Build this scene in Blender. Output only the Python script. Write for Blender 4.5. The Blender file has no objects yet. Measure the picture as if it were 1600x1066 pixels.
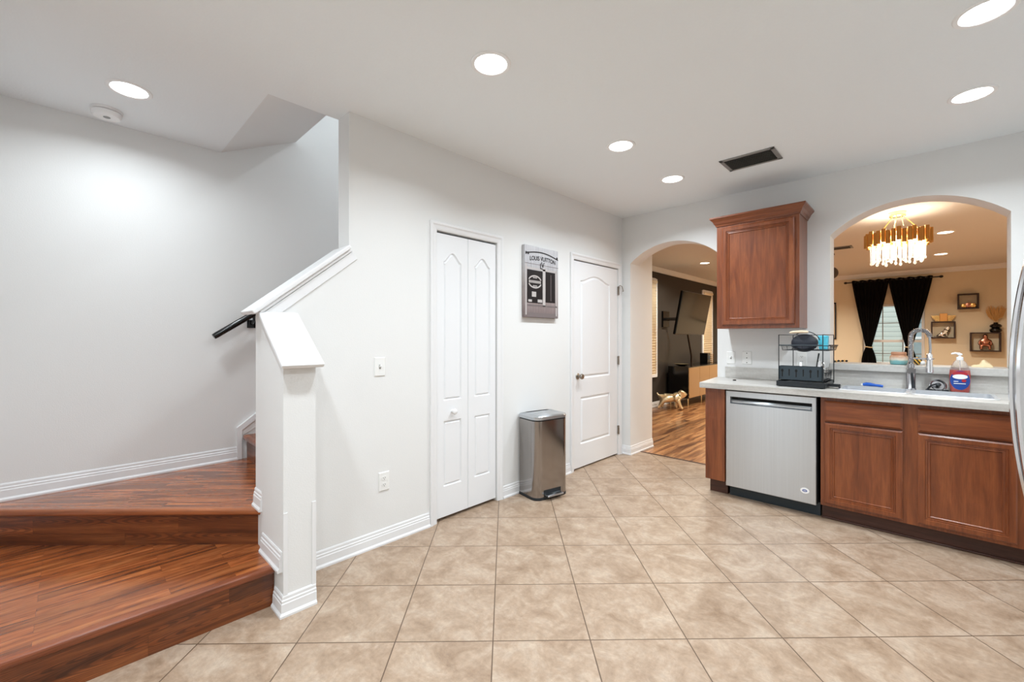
import bpy, bmesh, math, random
from mathutils import Vector, Matrix
random.seed(7)
PI = math.pi
SC = bpy.context.scene
COL = SC.collection

# ------------------------------------------------------------------ camera
YAW = math.radians(44.15)
cam_d = bpy.data.cameras.new('camera')
cam = bpy.data.objects.new('camera', cam_d)
COL.objects.link(cam)
cam.location = (2.421, -4.242, 1.28)
cam.rotation_euler = (PI/2, 0, YAW)
cam_d.sensor_fit = 'HORIZONTAL'
cam_d.sensor_width = 36.0
cam_d.lens = 36.0*668.0/1600.0
cam_d.shift_y = -(533.0-527.5)/1600.0
cam_d.clip_start = 0.02
SC.camera = cam

# ------------------------------------------------------------------ view / world
SC.view_settings.view_transform = 'Standard'
SC.view_settings.look = 'None'
SC.view_settings.gamma = 1.0
SC.view_settings.use_curve_mapping = False
SC.view_settings.exposure = 0.0
w = bpy.data.worlds.new('world'); SC.world = w
w.use_nodes = True
bg = w.node_tree.nodes['Background']
bg.inputs['Color'].default_value = (.86, .93, .96, 1)      # bright overcast sky
bg.inputs['Strength'].default_value = 2.0

KITCHEN_W = 13.8      # watts per kitchen downlight
KITCHEN_COL = (0.86, 0.945, 1.0)
LIVING_W = 30.0
LIVING_COL = (1.0, 0.93, 0.79)

# ------------------------------------------------------------------ materials
MATS = {}
def nt(name):
    m = bpy.data.materials.new(name); m.use_nodes = True
    MATS[name] = m
    t = m.node_tree
    return m, t, t.nodes, t.links, t.nodes['Principled BSDF']
def rgb(r, g, b):       # sRGB 0-255 -> linear
    f = lambda c: (c/255/12.92) if c/255 <= .04045 else ((c/255+.055)/1.055)**2.4
    return (f(r), f(g), f(b), 1)
def plain(name, col, rough=.5, metal=0, spec=.5, coat=0, trans=0, ior=1.45, bump=0, bscale=200, emit=None, estr=0, alpha=1, aniso=0):
    m, t, N, L, P = nt(name)
    P.inputs['Base Color'].default_value = col
    P.inputs['Roughness'].default_value = rough
    P.inputs['Metallic'].default_value = metal
    P.inputs['Specular IOR Level'].default_value = spec
    P.inputs['Coat Weight'].default_value = coat
    P.inputs['Transmission Weight'].default_value = trans
    P.inputs['IOR'].default_value = ior
    if emit:
        P.inputs['Emission Color'].default_value = emit
        P.inputs['Emission Strength'].default_value = estr
    # every material is procedural: a little noise moves the roughness
    no = N.new('ShaderNodeTexNoise'); no.inputs['Scale'].default_value = bscale; no.inputs['Detail'].default_value = 3
    tc = N.new('ShaderNodeTexCoord'); L.new(tc.outputs['Object'], no.inputs['Vector'])
    mr = N.new('ShaderNodeMapRange'); mr.inputs['To Min'].default_value = max(0, rough-.04); mr.inputs['To Max'].default_value = min(1, rough+.04)
    L.new(no.outputs['Fac'], mr.inputs['Value']); L.new(mr.outputs[0], P.inputs['Roughness'])
    if bump:
        b = N.new('ShaderNodeBump'); b.inputs['Strength'].default_value = bump; b.inputs['Distance'].default_value = .004
        L.new(no.outputs['Fac'], b.inputs['Height']); L.new(b.outputs[0], P.inputs['Normal'])
    return m
def ramp(N, stops):
    r = N.new('ShaderNodeValToRGB'); e = r.color_ramp.elements
    while len(e) < len(stops): e.new(.5)
    for i, (p, c) in enumerate(stops): e[i].position = p; e[i].color = c
    return r
def mixc(N, L, fac, a, b, mode='MIX'):
    x = N.new('ShaderNodeMix'); x.data_type = 'RGBA'; x.blend_type = mode
    for s, v in (('Factor', fac), ('A', a), ('B', b)):
        i = [q for q in x.inputs if q.name == s and (q.type == ('VALUE' if s == 'Factor' else 'RGBA'))][0]
        if hasattr(v, 'is_linked'): L.new(v, i)
        else: i.default_value = v
    return [o for o in x.outputs if o.type == 'RGBA'][0]
def mapping(N, L, rot=(0,0,0), scale=(1,1,1), loc=(0,0,0), space='Object'):
    if space == 'World':
        g = N.new('ShaderNodeNewGeometry'); src = g.outputs['Position']
    else:
        g = N.new('ShaderNodeTexCoord'); src = g.outputs['Object']
    mp = N.new('ShaderNodeMapping'); L.new(src, mp.inputs['Vector'])
    mp.inputs['Rotation'].default_value = rot; mp.inputs['Scale'].default_value = scale; mp.inputs['Location'].default_value = loc
    return mp.outputs[0]
def noise(N, L, vec, scale, detail=4, rough=.55, dist=0):
    n = N.new('ShaderNodeTexNoise'); L.new(vec, n.inputs['Vector'])
    n.inputs['Scale'].default_value = scale; n.inputs['Detail'].default_value = detail
    n.inputs['Roughness'].default_value = rough; n.inputs['Distortion'].default_value = dist
    return n.outputs['Fac']

def tile_floor():
    m, t, N, L, P = nt('beige_ceramic_tile')
    T = .411
    v = mapping(N, L, (0,0,-PI/4), (1/T,1/T,1/T), (.263,.076,0), 'World')
    br = N.new('ShaderNodeTexBrick'); L.new(v, br.inputs['Vector'])
    br.offset = 0; br.squash = 1
    br.inputs['Scale'].default_value = 1; br.inputs['Brick Width'].default_value = 1; br.inputs['Row Height'].default_value = 1
    br.inputs['Mortar Size'].default_value = .0065; br.inputs['Mortar Smooth'].default_value = .15; br.inputs['Bias'].default_value = 0
    br.inputs['Color1'].default_value = (0,0,0,1); br.inputs['Color2'].default_value = (1,1,1,1); br.inputs['Mortar'].default_value = (.5,.5,.5,1)
    pos = mapping(N, L, space='World')
    # shift the cloud pattern from tile to tile
    off = N.new('ShaderNodeVectorMath'); off.operation = 'SCALE'; L.new(br.outputs['Color'], off.inputs[0]); off.inputs['Scale'].default_value = 7.3
    add = N.new('ShaderNodeVectorMath'); add.operation = 'ADD'; L.new(pos, add.inputs[0]); L.new(off.outputs[0], add.inputs[1])
    n1 = noise(N, L, add.outputs[0], 6.5, 9, .72, .5)
    n2 = noise(N, L, add.outputs[0], 40, 8, .75)
    st = mapping(N, L, (0,0,-PI/4), (7,70,1), (0,0,0), 'World')
    n3 = noise(N, L, st, 1.0, 3, .6)
    c1 = ramp(N, [(.28, rgb(134,109,87)), (.5, rgb(165,142,121)), (.72, rgb(187,169,151))]); L.new(n1, c1.inputs[0])
    c2 = ramp(N, [(.35, (.40,.40,.40,1)), (.65, (.62,.62,.62,1))]); L.new(n2, c2.inputs[0])
    c3 = ramp(N, [(.35, (.44,.44,.44,1)), (.65, (.56,.56,.56,1))]); L.new(n3, c3.inputs[0])
    a = mixc(N, L, .55, c1.outputs[0], c2.outputs[0], 'OVERLAY')
    a = mixc(N, L, .25, a, c3.outputs[0], 'OVERLAY')
    a = mixc(N, L, br.outputs['Fac'], a, rgb(98,78,62))
    L.new(a, P.inputs['Base Color'])
    rr = N.new('ShaderNodeMapRange'); L.new(n2, rr.inputs['Value']); rr.inputs['To Min'].default_value = .28; rr.inputs['To Max'].default_value = .46
    L.new(rr.outputs[0], P.inputs['Roughness'])
    inv = N.new('ShaderNodeMath'); inv.operation = 'SUBTRACT'; inv.inputs[0].default_value = 1; L.new(br.outputs['Fac'], inv.inputs[1])
    b = N.new('ShaderNodeBump'); b.inputs['Strength'].default_value = .35; b.inputs['Distance'].default_value = .003
    L.new(inv.outputs[0], b.inputs['Height']); L.new(b.outputs[0], P.inputs['Normal'])
    P.inputs['Specular IOR Level'].default_value = .4
    return m
def wood(name, dark, mid, light, rot=(0,0,0), along='x', gscale=1.0, plank=None, rough=.35, coat=.25, contrast=1.0, space='World', gap=.004, wavy=0.0, rot2=None):
    """grain runs along the rotated x axis; plank = (length, width) draws laminate strips"""
    m, t, N, L, P = nt(name)
    v = mapping(N, L, rot, (1,1,1), (0,0,0), space)
    if rot2:
        r2 = N.new('ShaderNodeMapping'); L.new(v, r2.inputs['Vector']); r2.inputs['Rotation'].default_value = rot2; v = r2.outputs[0]
    vec = v
    if plank:
        br = N.new('ShaderNodeTexBrick'); L.new(v, br.inputs['Vector'])
        br.offset = .37; br.offset_frequency = 2; br.squash = 1
        br.inputs['Scale'].default_value = 1; br.inputs['Brick Width'].default_value = plank[0]; br.inputs['Row Height'].default_value = plank[1]
        br.inputs['Mortar Size'].default_value = gap*plank[1]; br.inputs['Mortar Smooth'].default_value = .1; br.inputs['Bias'].default_value = 0
        br.inputs['Color1'].default_value = (0,0,0,1); br.inputs['Color2'].default_value = (1,1,1,1); br.inputs['Mortar'].default_value = (.3,.3,.3,1)
        off = N.new('ShaderNodeVectorMath'); off.operation = 'SCALE'; L.new(br.outputs['Color'], off.inputs[0]); off.inputs['Scale'].default_value = 9.7
        add = N.new('ShaderNodeVectorMath'); add.operation = 'ADD'; L.new(v, add.inputs[0]); L.new(off.outputs[0], add.inputs[1])
        vec = add.outputs[0]
    mp = N.new('ShaderNodeMapping'); L.new(vec, mp.inputs['Vector']); mp.inputs['Scale'].default_value = (1.6*gscale, 17*gscale, 17*gscale)
    n1 = noise(N, L, mp.outputs[0], 1.0, 5, .6, .8)
    mp2 = N.new('ShaderNodeMapping'); L.new(vec, mp2.inputs['Vector']); mp2.inputs['Scale'].default_value = (6*gscale, 130*gscale, 130*gscale)
    n2 = noise(N, L, mp2.outputs[0], 1.0, 3, .6)
    lo, hi = .5-.22/contrast, .5+.22/contrast
    c = ramp(N, [(lo, dark), (.5, mid), (hi, light)]); L.new(n1, c.inputs[0])
    c2 = ramp(N, [(.3, (.36,.36,.36,1)), (.7, (.60,.60,.60,1))]); L.new(n2, c2.inputs[0])
    a = mixc(N, L, .6, c.outputs[0], c2.outputs[0], 'OVERLAY')
    if wavy:
        # cathedral grain: long ellipses repeated along every strip
        of = N.new('ShaderNodeVectorMath'); of.operation = 'ADD'; L.new(v, of.inputs[0])
        if plank:
            o2 = N.new('ShaderNodeVectorMath'); o2.operation = 'SCALE'; L.new(br.outputs['Color'], o2.inputs[0]); o2.inputs['Scale'].default_value = 1.7; L.new(o2.outputs[0], of.inputs[1])
        sp_ = N.new('ShaderNodeSeparateXYZ'); L.new(of.outputs[0], sp_.inputs[0]); cb_ = N.new('ShaderNodeCombineXYZ')
        for ax, per, k_ in (('X', .42, 2.0), ('Y', .043, 24)):
            pp = N.new('ShaderNodeMath'); pp.operation = 'PINGPONG'; L.new(sp_.outputs[ax], pp.inputs[0]); pp.inputs[1].default_value = per
            ml = N.new('ShaderNodeMath'); ml.operation = 'MULTIPLY'; L.new(pp.outputs[0], ml.inputs[0]); ml.inputs[1].default_value = k_; L.new(ml.outputs[0], cb_.inputs[ax])
        wv = N.new('ShaderNodeTexWave'); wv.wave_type = 'RINGS'; wv.rings_direction = 'Z'
        L.new(cb_.outputs[0], wv.inputs['Vector']); wv.inputs['Scale'].default_value = 2.6; wv.inputs['Distortion'].default_value = 1.6; wv.inputs['Detail'].default_value = 3; wv.inputs['Detail Scale'].default_value = 2.0
        cw = ramp(N, [(.25, (.30,.30,.30,1)), (.6, (.56,.56,.56,1))]); L.new(wv.outputs['Fac'], cw.inputs[0])
        a = mixc(N, L, wavy, a, cw.outputs[0], 'OVERLAY')
    if plank:
        c3 = ramp(N, [(0, (.30,.30,.30,1)), (1, (.62,.62,.62,1))]); L.new(br.outputs['Color'], c3.inputs[0])
        a = mixc(N, L, .75, a, c3.outputs[0], 'OVERLAY')
        a = mixc(N, L, br.outputs['Fac'], a, tuple(q*.45 for q in dark[:3])+(1,))
    L.new(a, P.inputs['Base Color'])
    P.inputs['Roughness'].default_value = rough; P.inputs['Coat Weight'].default_value = coat; P.inputs['Coat Roughness'].default_value = .14
    b = N.new('ShaderNodeBump'); b.inputs['Strength'].default_value = .08; b.inputs['Distance'].default_value = .002
    L.new(n2, b.inputs['Height']); L.new(b.outputs[0], P.inputs['Normal'])
    return m
def brushed(name, col, rough=.28, axis='z', streak=.08, aniso=.75, rot=0.0):
    """brushed sheet metal: fine grain along one axis, highlights smeared across the grain"""
    m, t, N, L, P = nt(name)
    s = {'z': (170,170,1.2), 'x': (1.2,170,170), 'y': (170,1.2,170)}[axis]
    v = mapping(N, L, (0,0,0), s)
    n = noise(N, L, v, 1.0, 2)
    c = ramp(N, [(.3, tuple(q*.965 for q in col[:3])+(1,)), (.7, tuple(min(1,q*1.025) for q in col[:3])+(1,))]); L.new(n, c.inputs[0])
    L.new(c.outputs[0], P.inputs['Base Color'])
    r = N.new('ShaderNodeMapRange'); L.new(n, r.inputs['Value']); r.inputs['To Min'].default_value = rough-streak/2; r.inputs['To Max'].default_value = rough+streak/2
    L.new(r.outputs[0], P.inputs['Roughness'])
    P.inputs['Metallic'].default_value = 1
    P.inputs['Anisotropic'].default_value = aniso; P.inputs['Anisotropic Rotation'].default_value = rot
    tg = N.new('ShaderNodeTangent'); tg.direction_type = 'RADIAL'; tg.axis = 'Z'; L.new(tg.outputs[0], P.inputs['Tangent'])
    return m
def stone(name, c0, c1, c2, rough=.35):
    m, t, N, L, P = nt(name)
    v = mapping(N, L, (0,0,0), (2.2,16,16), (0,0,0), 'World')
    n1 = noise(N, L, v, 1.0, 6, .65, .6)
    v2 = mapping(N, L, (0,0,0), (1,1,1), (0,0,0), 'World')
    n2 = noise(N, L, v2, 60, 4, .7)
    c = ramp(N, [(.3, c0), (.5, c1), (.7, c2)]); L.new(n1, c.inputs[0])
    d = ramp(N, [(.3, (.45,.45,.45,1)), (.7, (.55,.55,.55,1))]); L.new(n2, d.inputs[0])
    L.new(mixc(N, L, .7, c.outputs[0], d.outputs[0], 'OVERLAY'), P.inputs['Base Color'])
    P.inputs['Roughness'].default_value = rough
    return m
def glass_pane(name):
    m, t, N, L, P = nt(name)
    N.remove(P)
    tr = N.new('ShaderNodeBsdfTransparent'); gl = N.new('ShaderNodeBsdfGlossy'); gl.inputs['Roughness'].default_value = .02
    mx = N.new('ShaderNodeMixShader'); mx.inputs[0].default_value = .06
    L.new(tr.outputs[0], mx.inputs[1]); L.new(gl.outputs[0], mx.inputs[2]); L.new(mx.outputs[0], N['Material Output'].inputs['Surface'])
    return m
def siding():
    m, t, N, L, P = nt('pale_lap_siding')
    v = mapping(N, L, (0,0,0), (1,1,1), (0,0,0), 'World')
    sx = N.new('ShaderNodeSeparateXYZ'); L.new(v, sx.inputs[0])
    fr = N.new('ShaderNodeMath'); fr.operation = 'MULTIPLY'; L.new(sx.outputs['Z'], fr.inputs[0]); fr.inputs[1].default_value = 1/.13
    f2 = N.new('ShaderNodeMath'); f2.operation = 'FRACT'; L.new(fr.outputs[0], f2.inputs[0])
    c = ramp(N, [(0, rgb(120,135,135)), (.12, rgb(205,216,214)), (1, rgb(222,230,228))]); L.new(f2.outputs[0], c.inputs[0])
    L.new(c.outputs[0], P.inputs['Base Color']); P.inputs['Roughness'].default_value = .7
    b = N.new('ShaderNodeBump'); b.inputs['Distance'].default_value = .02; L.new(f2.outputs[0], b.inputs['Height']); L.new(b.outputs[0], P.inputs['Normal'])
    return m
def emitter(name, col, s):
    return plain(name, col, .5, emit=col, estr=s)

M_tile = tile_floor()
M_wall = plain('white_wall_paint', rgb(232,232,231), .75, spec=.25, bump=.12, bscale=160)
M_ceil = plain('white_ceiling_texture', rgb(240,244,246), .9, spec=.1, bump=.35, bscale=90)
M_trim = plain('white_semigloss_trim', rgb(234,234,235), .35, spec=.4)
M_door = plain('white_door_paint', rgb(236,237,239), .38, spec=.4)
M_black = plain('black_gap', rgb(18,17,17), .8)
CH = (rgb(92,42,18), rgb(126,65,32), rgb(150,84,44))
M_cabv = wood('cherry_cabinet_upright', *CH, rot=(0,PI/2,0), gscale=1.3, rough=.33, coat=.3, contrast=.8)
M_cabh = wood('cherry_cabinet_level', *CH, rot=(0,0,0), gscale=1.3, rough=.33, coat=.3, contrast=.8)
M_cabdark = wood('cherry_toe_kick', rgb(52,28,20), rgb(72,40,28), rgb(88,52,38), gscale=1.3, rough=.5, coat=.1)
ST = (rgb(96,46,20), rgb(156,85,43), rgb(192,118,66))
M_tread_y = wood('laminate_strips_deep', *ST, rot=(0,0,-PI/2), gscale=1.5, plank=(.62,.066), rough=.24, coat=.35, contrast=1.2, wavy=.35)
M_tread_d = wood('laminate_strips_angled', *ST, rot=(0,0,-PI/4), gscale=1.5, plank=(.62,.066), rough=.24, coat=.35, contrast=1.2, wavy=.35)
M_tread_x = wood('laminate_strips_cross', *ST, rot=(0,0,0), gscale=1.5, plank=(.62,.066), rough=.24, coat=.35, contrast=1.2, wavy=.35)
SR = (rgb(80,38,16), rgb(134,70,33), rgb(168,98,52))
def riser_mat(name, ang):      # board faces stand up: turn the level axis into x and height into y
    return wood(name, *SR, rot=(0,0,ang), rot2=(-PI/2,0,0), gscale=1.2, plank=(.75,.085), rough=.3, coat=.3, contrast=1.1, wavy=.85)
M_nose = wood('laminate_nosing', rgb(92,44,20), rgb(136,70,38), rgb(160,90,52), rot=(0,0,-PI/2), gscale=1.2, rough=.28, coat=.4)
M_nose_d = wood('laminate_nosing_angled', rgb(104,54,26), rgb(150,84,46), rgb(172,102,60), rot=(0,0,-PI/4), gscale=1.2, rough=.28, coat=.4)
M_lvfloor = wood('brown_living_planks', rgb(96,56,32), rgb(160,108,66), rgb(196,146,98), rot=(0,0,-PI/2), gscale=.8, plank=(1.2,.16), rough=.3, coat=.2, contrast=1.7)
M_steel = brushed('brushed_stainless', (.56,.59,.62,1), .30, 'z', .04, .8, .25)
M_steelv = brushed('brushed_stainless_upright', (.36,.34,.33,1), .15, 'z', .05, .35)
M_steelh = brushed('brushed_stainless_fridge', (.68,.69,.70,1), .28, 'y')
M_sink = plain('sink_stainless', (.74,.76,.79,1), .4, metal=.7)
M_chrome = plain('chrome', (.80,.80,.82,1), .12, metal=1)
M_faucet = plain('faucet_steel', (.48,.48,.50,1), .22, metal=1)
M_stone = stone('grey_laminate_stone', rgb(168,164,158), rgb(190,187,182), rgb(206,204,200))
M_stone2 = stone('grey_backsplash_laminate', rgb(172,168,162), rgb(196,193,188), rgb(210,208,204))
M_plate = plain('white_plastic_plate', rgb(238,238,236), .35)
M_slot = plain('dark_slot', rgb(60,60,60), .6)
M_blackmetal = plain('black_powder_coat', rgb(28,32,36), .38, spec=.5)
M_slate = plain('dark_slate_metal', rgb(46,58,66), .42)
M_navy = plain('navy_enamel', rgb(14,20,34), .5)
M_beech = plain('pale_beech', rgb(226,204,176), .5)
M_cyan = plain('turquoise_plastic', rgb(90,200,225), .3)
M_blue = plain('blue_plastic', rgb(28,92,190), .35)
M_clear = plain('clear_plastic', (1,1,1,1), .05, trans=1, ior=1.35)
M_soap = plain('red_liquid_soap', rgb(240,112,104), .12, trans=.15, ior=1.35)
M_label_blue = plain('blue_label', rgb(30,70,150), .4)
M_label_red = plain('red_label', rgb(176,40,52), .4)
M_white = plain('white_plastic', rgb(244,244,244), .4)
M_beige = plain('beige_living_paint', rgb(226,212,186), .8, spec=.2, bump=.1, bscale=160)
M_lvceil = plain('living_ceiling_paint', rgb(222,220,216), .9, spec=.1, bump=.25, bscale=90)
M_darkwall = plain('charcoal_wall_paint', rgb(54,49,45), .5, spec=.35, bump=.08, bscale=160)
M_curtain = plain('black_curtain_cloth', rgb(16,15,15), .9, spec=.1, bump=.2, bscale=500)
M_gold = plain('polished_gold', (.80,.50,.18,1), .22, metal=1)
M_goldbrush = brushed('brushed_gold', (.72,.42,.14,1), .35, 'z')
M_palegold = plain('pale_gold', (.86,.72,.42,1), .25, metal=1)
M_champagne = plain('champagne_gold', (.88,.76,.52,1), .3, metal=.9)
M_rosegold = plain('rose_gold', (.50,.22,.15,1), .2, metal=1)
M_silver = plain('silver_finish', (.85,.84,.82,1), .15, metal=1)
M_blackgloss = plain('black_gloss', rgb(12,12,13), .15)
M_screen = plain('dark_screen_glass', rgb(10,10,11), .12, spec=.8)
M_taupe = plain('taupe_gold_panel', rgb(188,152,108), .35, metal=.25)
M_rope = plain('pale_tieback', rgb(214,190,150), .7)
M_pampas = plain('dry_pampas', rgb(206,160,100), .9)
M_shelfwood = plain('dark_shelf_wood', rgb(50,30,24), .5)
M_candle = None
M_blind = plain('cream_blind', rgb(246,234,210), .6)
M_glass = glass_pane('window_glass')
M_siding = siding()
M_crystal = plain('crystal', (1,.97,.92,1), .06, trans=.85, ior=1.5, emit=(1,.90,.74,1), estr=.25)  # faint emission stands in for bulb light caught in the crystals
M_bulb = emitter('warm_bulb', (1,.86,.64,1), 10)
M_led = emitter('cool_led_diffuser', (1,.99,.98,1), 9)
M_ledw = emitter('warm_led_diffuser', (1,.88,.68,1), 9)
M_grey = plain('grey_vent_metal', rgb(150,150,148), .5, metal=.3)
M_ventdark = plain('vent_dark_slats', rgb(92,90,86), .6, metal=.2)
M_brass = plain('dark_nickel', (.34,.30,.26,1), .28, metal=1)
M_foliage = plain('foliage', rgb(120,140,126), .9)
M_cream = plain('cream_cloth', rgb(236,216,176), .9)

# ------------------------------------------------------------------ mesh helpers
FA = Matrix(((0,0,1,0),(1,0,0,0),(0,1,0,0),(0,0,0,1)))      # u->+y  v->+z  w->+x   (wall beside the doors)
FB = Matrix(((1,0,0,0),(0,0,-1,0),(0,1,0,0),(0,0,0,1)))     # u->+x  v->+z  w->-y   (kitchen back wall)
FD = Matrix(((1,0,0,0),(0,1,0,0),(0,0,-1,0),(0,0,0,1)))     # hanging from a ceiling: w->-z
def tri(bm, faces):
    for f in faces: f.normal_update()
    bmesh.ops.triangulate(bm, faces=faces)
class MB:
    def __init__(s, M=None): s.bm = bmesh.new(); s.M = M or Matrix.Identity(4)
    def v(s, p): return s.bm.verts.new(s.M @ Vector(p))
    def box(s, x0, x1, y0, y1, z0, z1):
        q = [s.v((x, y, z)) for z in (z0, z1) for x, y in ((x0,y0),(x1,y0),(x1,y1),(x0,y1))]
        for f in ((0,3,2,1),(4,5,6,7),(0,1,5,4),(1,2,6,5),(2,3,7,6),(3,0,4,7)): s.bm.faces.new([q[i] for i in f])
        return s
    def obox(s, c, size, rot):                       # oriented box
        R = rot.to_matrix() if hasattr(rot, 'to_matrix') else rot
        q = []
        for z in (-1, 1):
            for x, y in ((-1,-1),(1,-1),(1,1),(-1,1)):
                q.append(s.v(Vector(c) + R @ Vector((x*size[0]/2, y*size[1]/2, z*size[2]/2))))
        for f in ((0,3,2,1),(4,5,6,7),(0,1,5,4),(1,2,6,5),(2,3,7,6),(3,0,4,7)): s.bm.faces.new([q[i] for i in f])
        return s
    def prism(s, poly, f0, f1):                      # f0/f1 map a 2-D point to 3-D
        a = [s.v(f0(*p)) for p in poly]; b = [s.v(f1(*p)) for p in poly]
        n = len(poly)
        fs = [s.bm.faces.new(a[::-1]), s.bm.faces.new(b)]
        for i in range(n): s.bm.faces.new((a[i], a[(i+1)%n], b[(i+1)%n], b[i]))
        tri(s.bm, [f for f in fs if len(f.verts) > 4])
        return s
    def prism_z(s, poly, z0, z1): return s.prism(poly, lambda x,y: (x,y,z0), lambda x,y: (x,y,z1))
    def prism_y(s, poly, y0, y1): return s.prism(poly, lambda x,z: (x,y0,z), lambda x,z: (x,y1,z))
    def prism_x(s, poly, x0, x1): return s.prism(poly, lambda y,z: (x0,y,z), lambda y,z: (x1,y,z))
    def loops(s, loops, close=True, cap0=True, cap1=True):
        L = [[s.v(p) for p in l] for l in loops]
        n = len(L[0])
        for a, b in zip(L, L[1:]):
            for i in range(n if close else n-1):
                j = (i+1) % n
                try: s.bm.faces.new((a[i], a[j], b[j], b[i]))
                except ValueError: pass
        for c, l in ((cap0, L[0][::-1]), (cap1, L[-1])):
            if c and len(l) > 2:
                try:
                    f = s.bm.faces.new(l)
                    if len(l) > 4: tri(s.bm, [f])
                except ValueError: pass
        return s
    def tube(s, pts, r, n=8, closed=False):
        pts = [Vector(p) for p in pts]; m = len(pts)
        rr = r if isinstance(r, (list, tuple)) else [r]*m
        t0 = (pts[1]-pts[0]).normalized()
        up = Vector((0,0,1)) if abs(t0.z) < .9 else Vector((1,0,0))
        nrm = t0.cross(up).normalized(); L = []
        for i, p in enumerate(pts):
            if closed: t = (pts[(i+1)%m]-pts[i-1]).normalized()
            else: t = (pts[min(i+1,m-1)]-pts[max(i-1,0)]).normalized()
            nrm = (nrm - t*nrm.dot(t)).normalized(); bi = t.cross(nrm)
            L.append([p + (nrm*math.cos(2*PI*k/n)+bi*math.sin(2*PI*k/n))*rr[i] for k in range(n)])
        if closed: L.append(L[0])
        return s.loops(L, True, not closed, not closed)
    def lathe(s, c, prof, n=20, sx=1, sy=1):
        c = Vector(c)
        return s.loops([[c+Vector((max(r,1e-4)*sx*math.cos(2*PI*k/n), max(r,1e-4)*sy*math.sin(2*PI*k/n), z)) for k in range(n)] for r, z in prof])
    def ball(s, c, r, n=12, sz=1, sx=1, sy=1):
        return s.lathe(c, [(r*math.sin(PI*i/n), -r*sz*math.cos(PI*i/n)) for i in range(n+1)], n*2, sx, sy)
    def sweep(s, line, prof, z0=0, closed=False):    # moulding profile (d outwards to the right of travel, z) swept along a plan polyline with mitred corners
        P = [Vector((p[0], p[1])) for p in line]; m = len(P); L = []
        for i in range(m):
            dp = (P[i]-P[i-1]).normalized() if (i > 0 or closed) else None
            dn = (P[(i+1)%m]-P[i]).normalized() if (i < m-1 or closed) else None
            if dp is None: dp = dn
            if dn is None: dn = dp
            n1 = Vector((dp.y,-dp.x)); n2 = Vector((dn.y,-dn.x))
            k = (n1+n2); k = k/ (k.length_squared/2) if k.length > 1e-5 else n1
            L.append([(P[i].x+k.x*d, P[i].y+k.y*d, z0+z) for d, z in prof])
        if closed: L.append(L[0])
        return s.loops(L, True, not closed, not closed)
    def panel(s, u0, u1, v0, v1, wb, wf, panels=(), edge=(.003,.003)):
        """slab with a moulded front; panels = [(outline ccw, [(inset, depth)...])]"""
        e, d = edge; r = lambda k: [(u0+k,v0+k),(u1-k,v0+k),(u1-k,v1-k),(u0+k,v1-k)]
        B = [s.v((u,v,wb)) for u,v in r(0)]; R = [s.v((u,v,wf-d)) for u,v in r(0)]; F = [s.v((u,v,wf)) for u,v in r(e)]
        s.bm.faces.new(B[::-1])
        for a, b in ((B,R),(R,F)):
            for i in range(4): s.bm.faces.new((a[i],a[(i+1)%4],b[(i+1)%4],b[i]))
        E = [s.bm.edges.get((F[i],F[(i+1)%4])) for i in range(4)]
        for out, rings in panels:
            cur = [s.v((u,v,wf)) for u,v in out]; n = len(cur)
            E += [s.bm.edges.new((cur[i],cur[(i+1)%n])) for i in range(n)]
            for ins, dep in rings:
                nx = [s.v((u,v,wf-dep)) for u,v in inset(out, ins)]
                for i in range(n): s.bm.faces.new((cur[i],cur[(i+1)%n],nx[(i+1)%n],nx[i]))
                cur = nx
            f = s.bm.faces.new(cur)
            if n > 4: tri(s.bm, [f])
        if panels: bmesh.ops.triangle_fill(s.bm, edges=E, use_beauty=True, use_dissolve=False)
        else: s.bm.faces.new(F)
        return s
    def build(s, name, mat, parent=None, bevel=0, smooth=False, solid=0, segs=2, at=None, wn=True):
        """ONE mesh object; vertices are given in world space (or in the parent's space when its root is rotated: local)"""
        bmesh.ops.recalc_face_normals(s.bm, faces=s.bm.faces)
        me = bpy.data.meshes.new(name)
        vs = [v.co for v in s.bm.verts]
        if parent is not None and not parent.get('_local'):
            off = -world_loc(parent); o_loc = (0,0,0)
        elif parent is not None: off = Vector(); o_loc = (0,0,0)
        else:
            if at is not None: a = Vector(at)
            else:
                a = Vector(((min(q.x for q in vs)+max(q.x for q in vs))/2, (min(q.y for q in vs)+max(q.y for q in vs))/2, min(q.z for q in vs)))
            off = -a; o_loc = a
        bmesh.ops.translate(s.bm, vec=off, verts=s.bm.verts)
        s.bm.to_mesh(me); s.bm.free()
        me.materials.append(mat)
        o = bpy.data.objects.new(name, me); COL.objects.link(o)
        o.location = o_loc
        if parent is not None:
            o.parent = parent
            if parent.get('_local'): o['_local'] = 1
        if solid:
            md = o.modifiers.new('solid', 'SOLIDIFY'); md.thickness = solid; md.offset = 0
        if bevel:
            md = o.modifiers.new('bevel', 'BEVEL'); md.width = bevel; md.segments = segs; md.limit_method = 'ANGLE'; md.angle_limit = math.radians(40)
        if smooth:
            for p in me.polygons: p.use_smooth = True
            if smooth != 'all':
                md = o.modifiers.new('edges', 'EDGE_SPLIT'); md.split_angle = math.radians(38)
        return o
def world_loc(o):
    l = Vector(o.location)
    while o.parent: o = o.parent; l += Vector(o.location)
    return l
def inset(poly, d):
    n = len(poly); out = []
    for i in range(n):
        p = Vector(poly[i]); a = Vector(poly[i-1]); b = Vector(poly[(i+1)%n])
        d1 = (p-a).normalized(); d2 = (b-p).normalized()
        n1 = Vector((-d1.y,d1.x)); n2 = Vector((-d2.y,d2.x)); k = n1+n2
        k = k/(k.length_squared/2) if k.length > 1e-5 else n1
        out.append((p.x+k.x*d, p.y+k.y*d))
    return out
def rect(u0,u1,v0,v1): return [(u0,v0),(u1,v0),(u1,v1),(u0,v1)]
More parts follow.
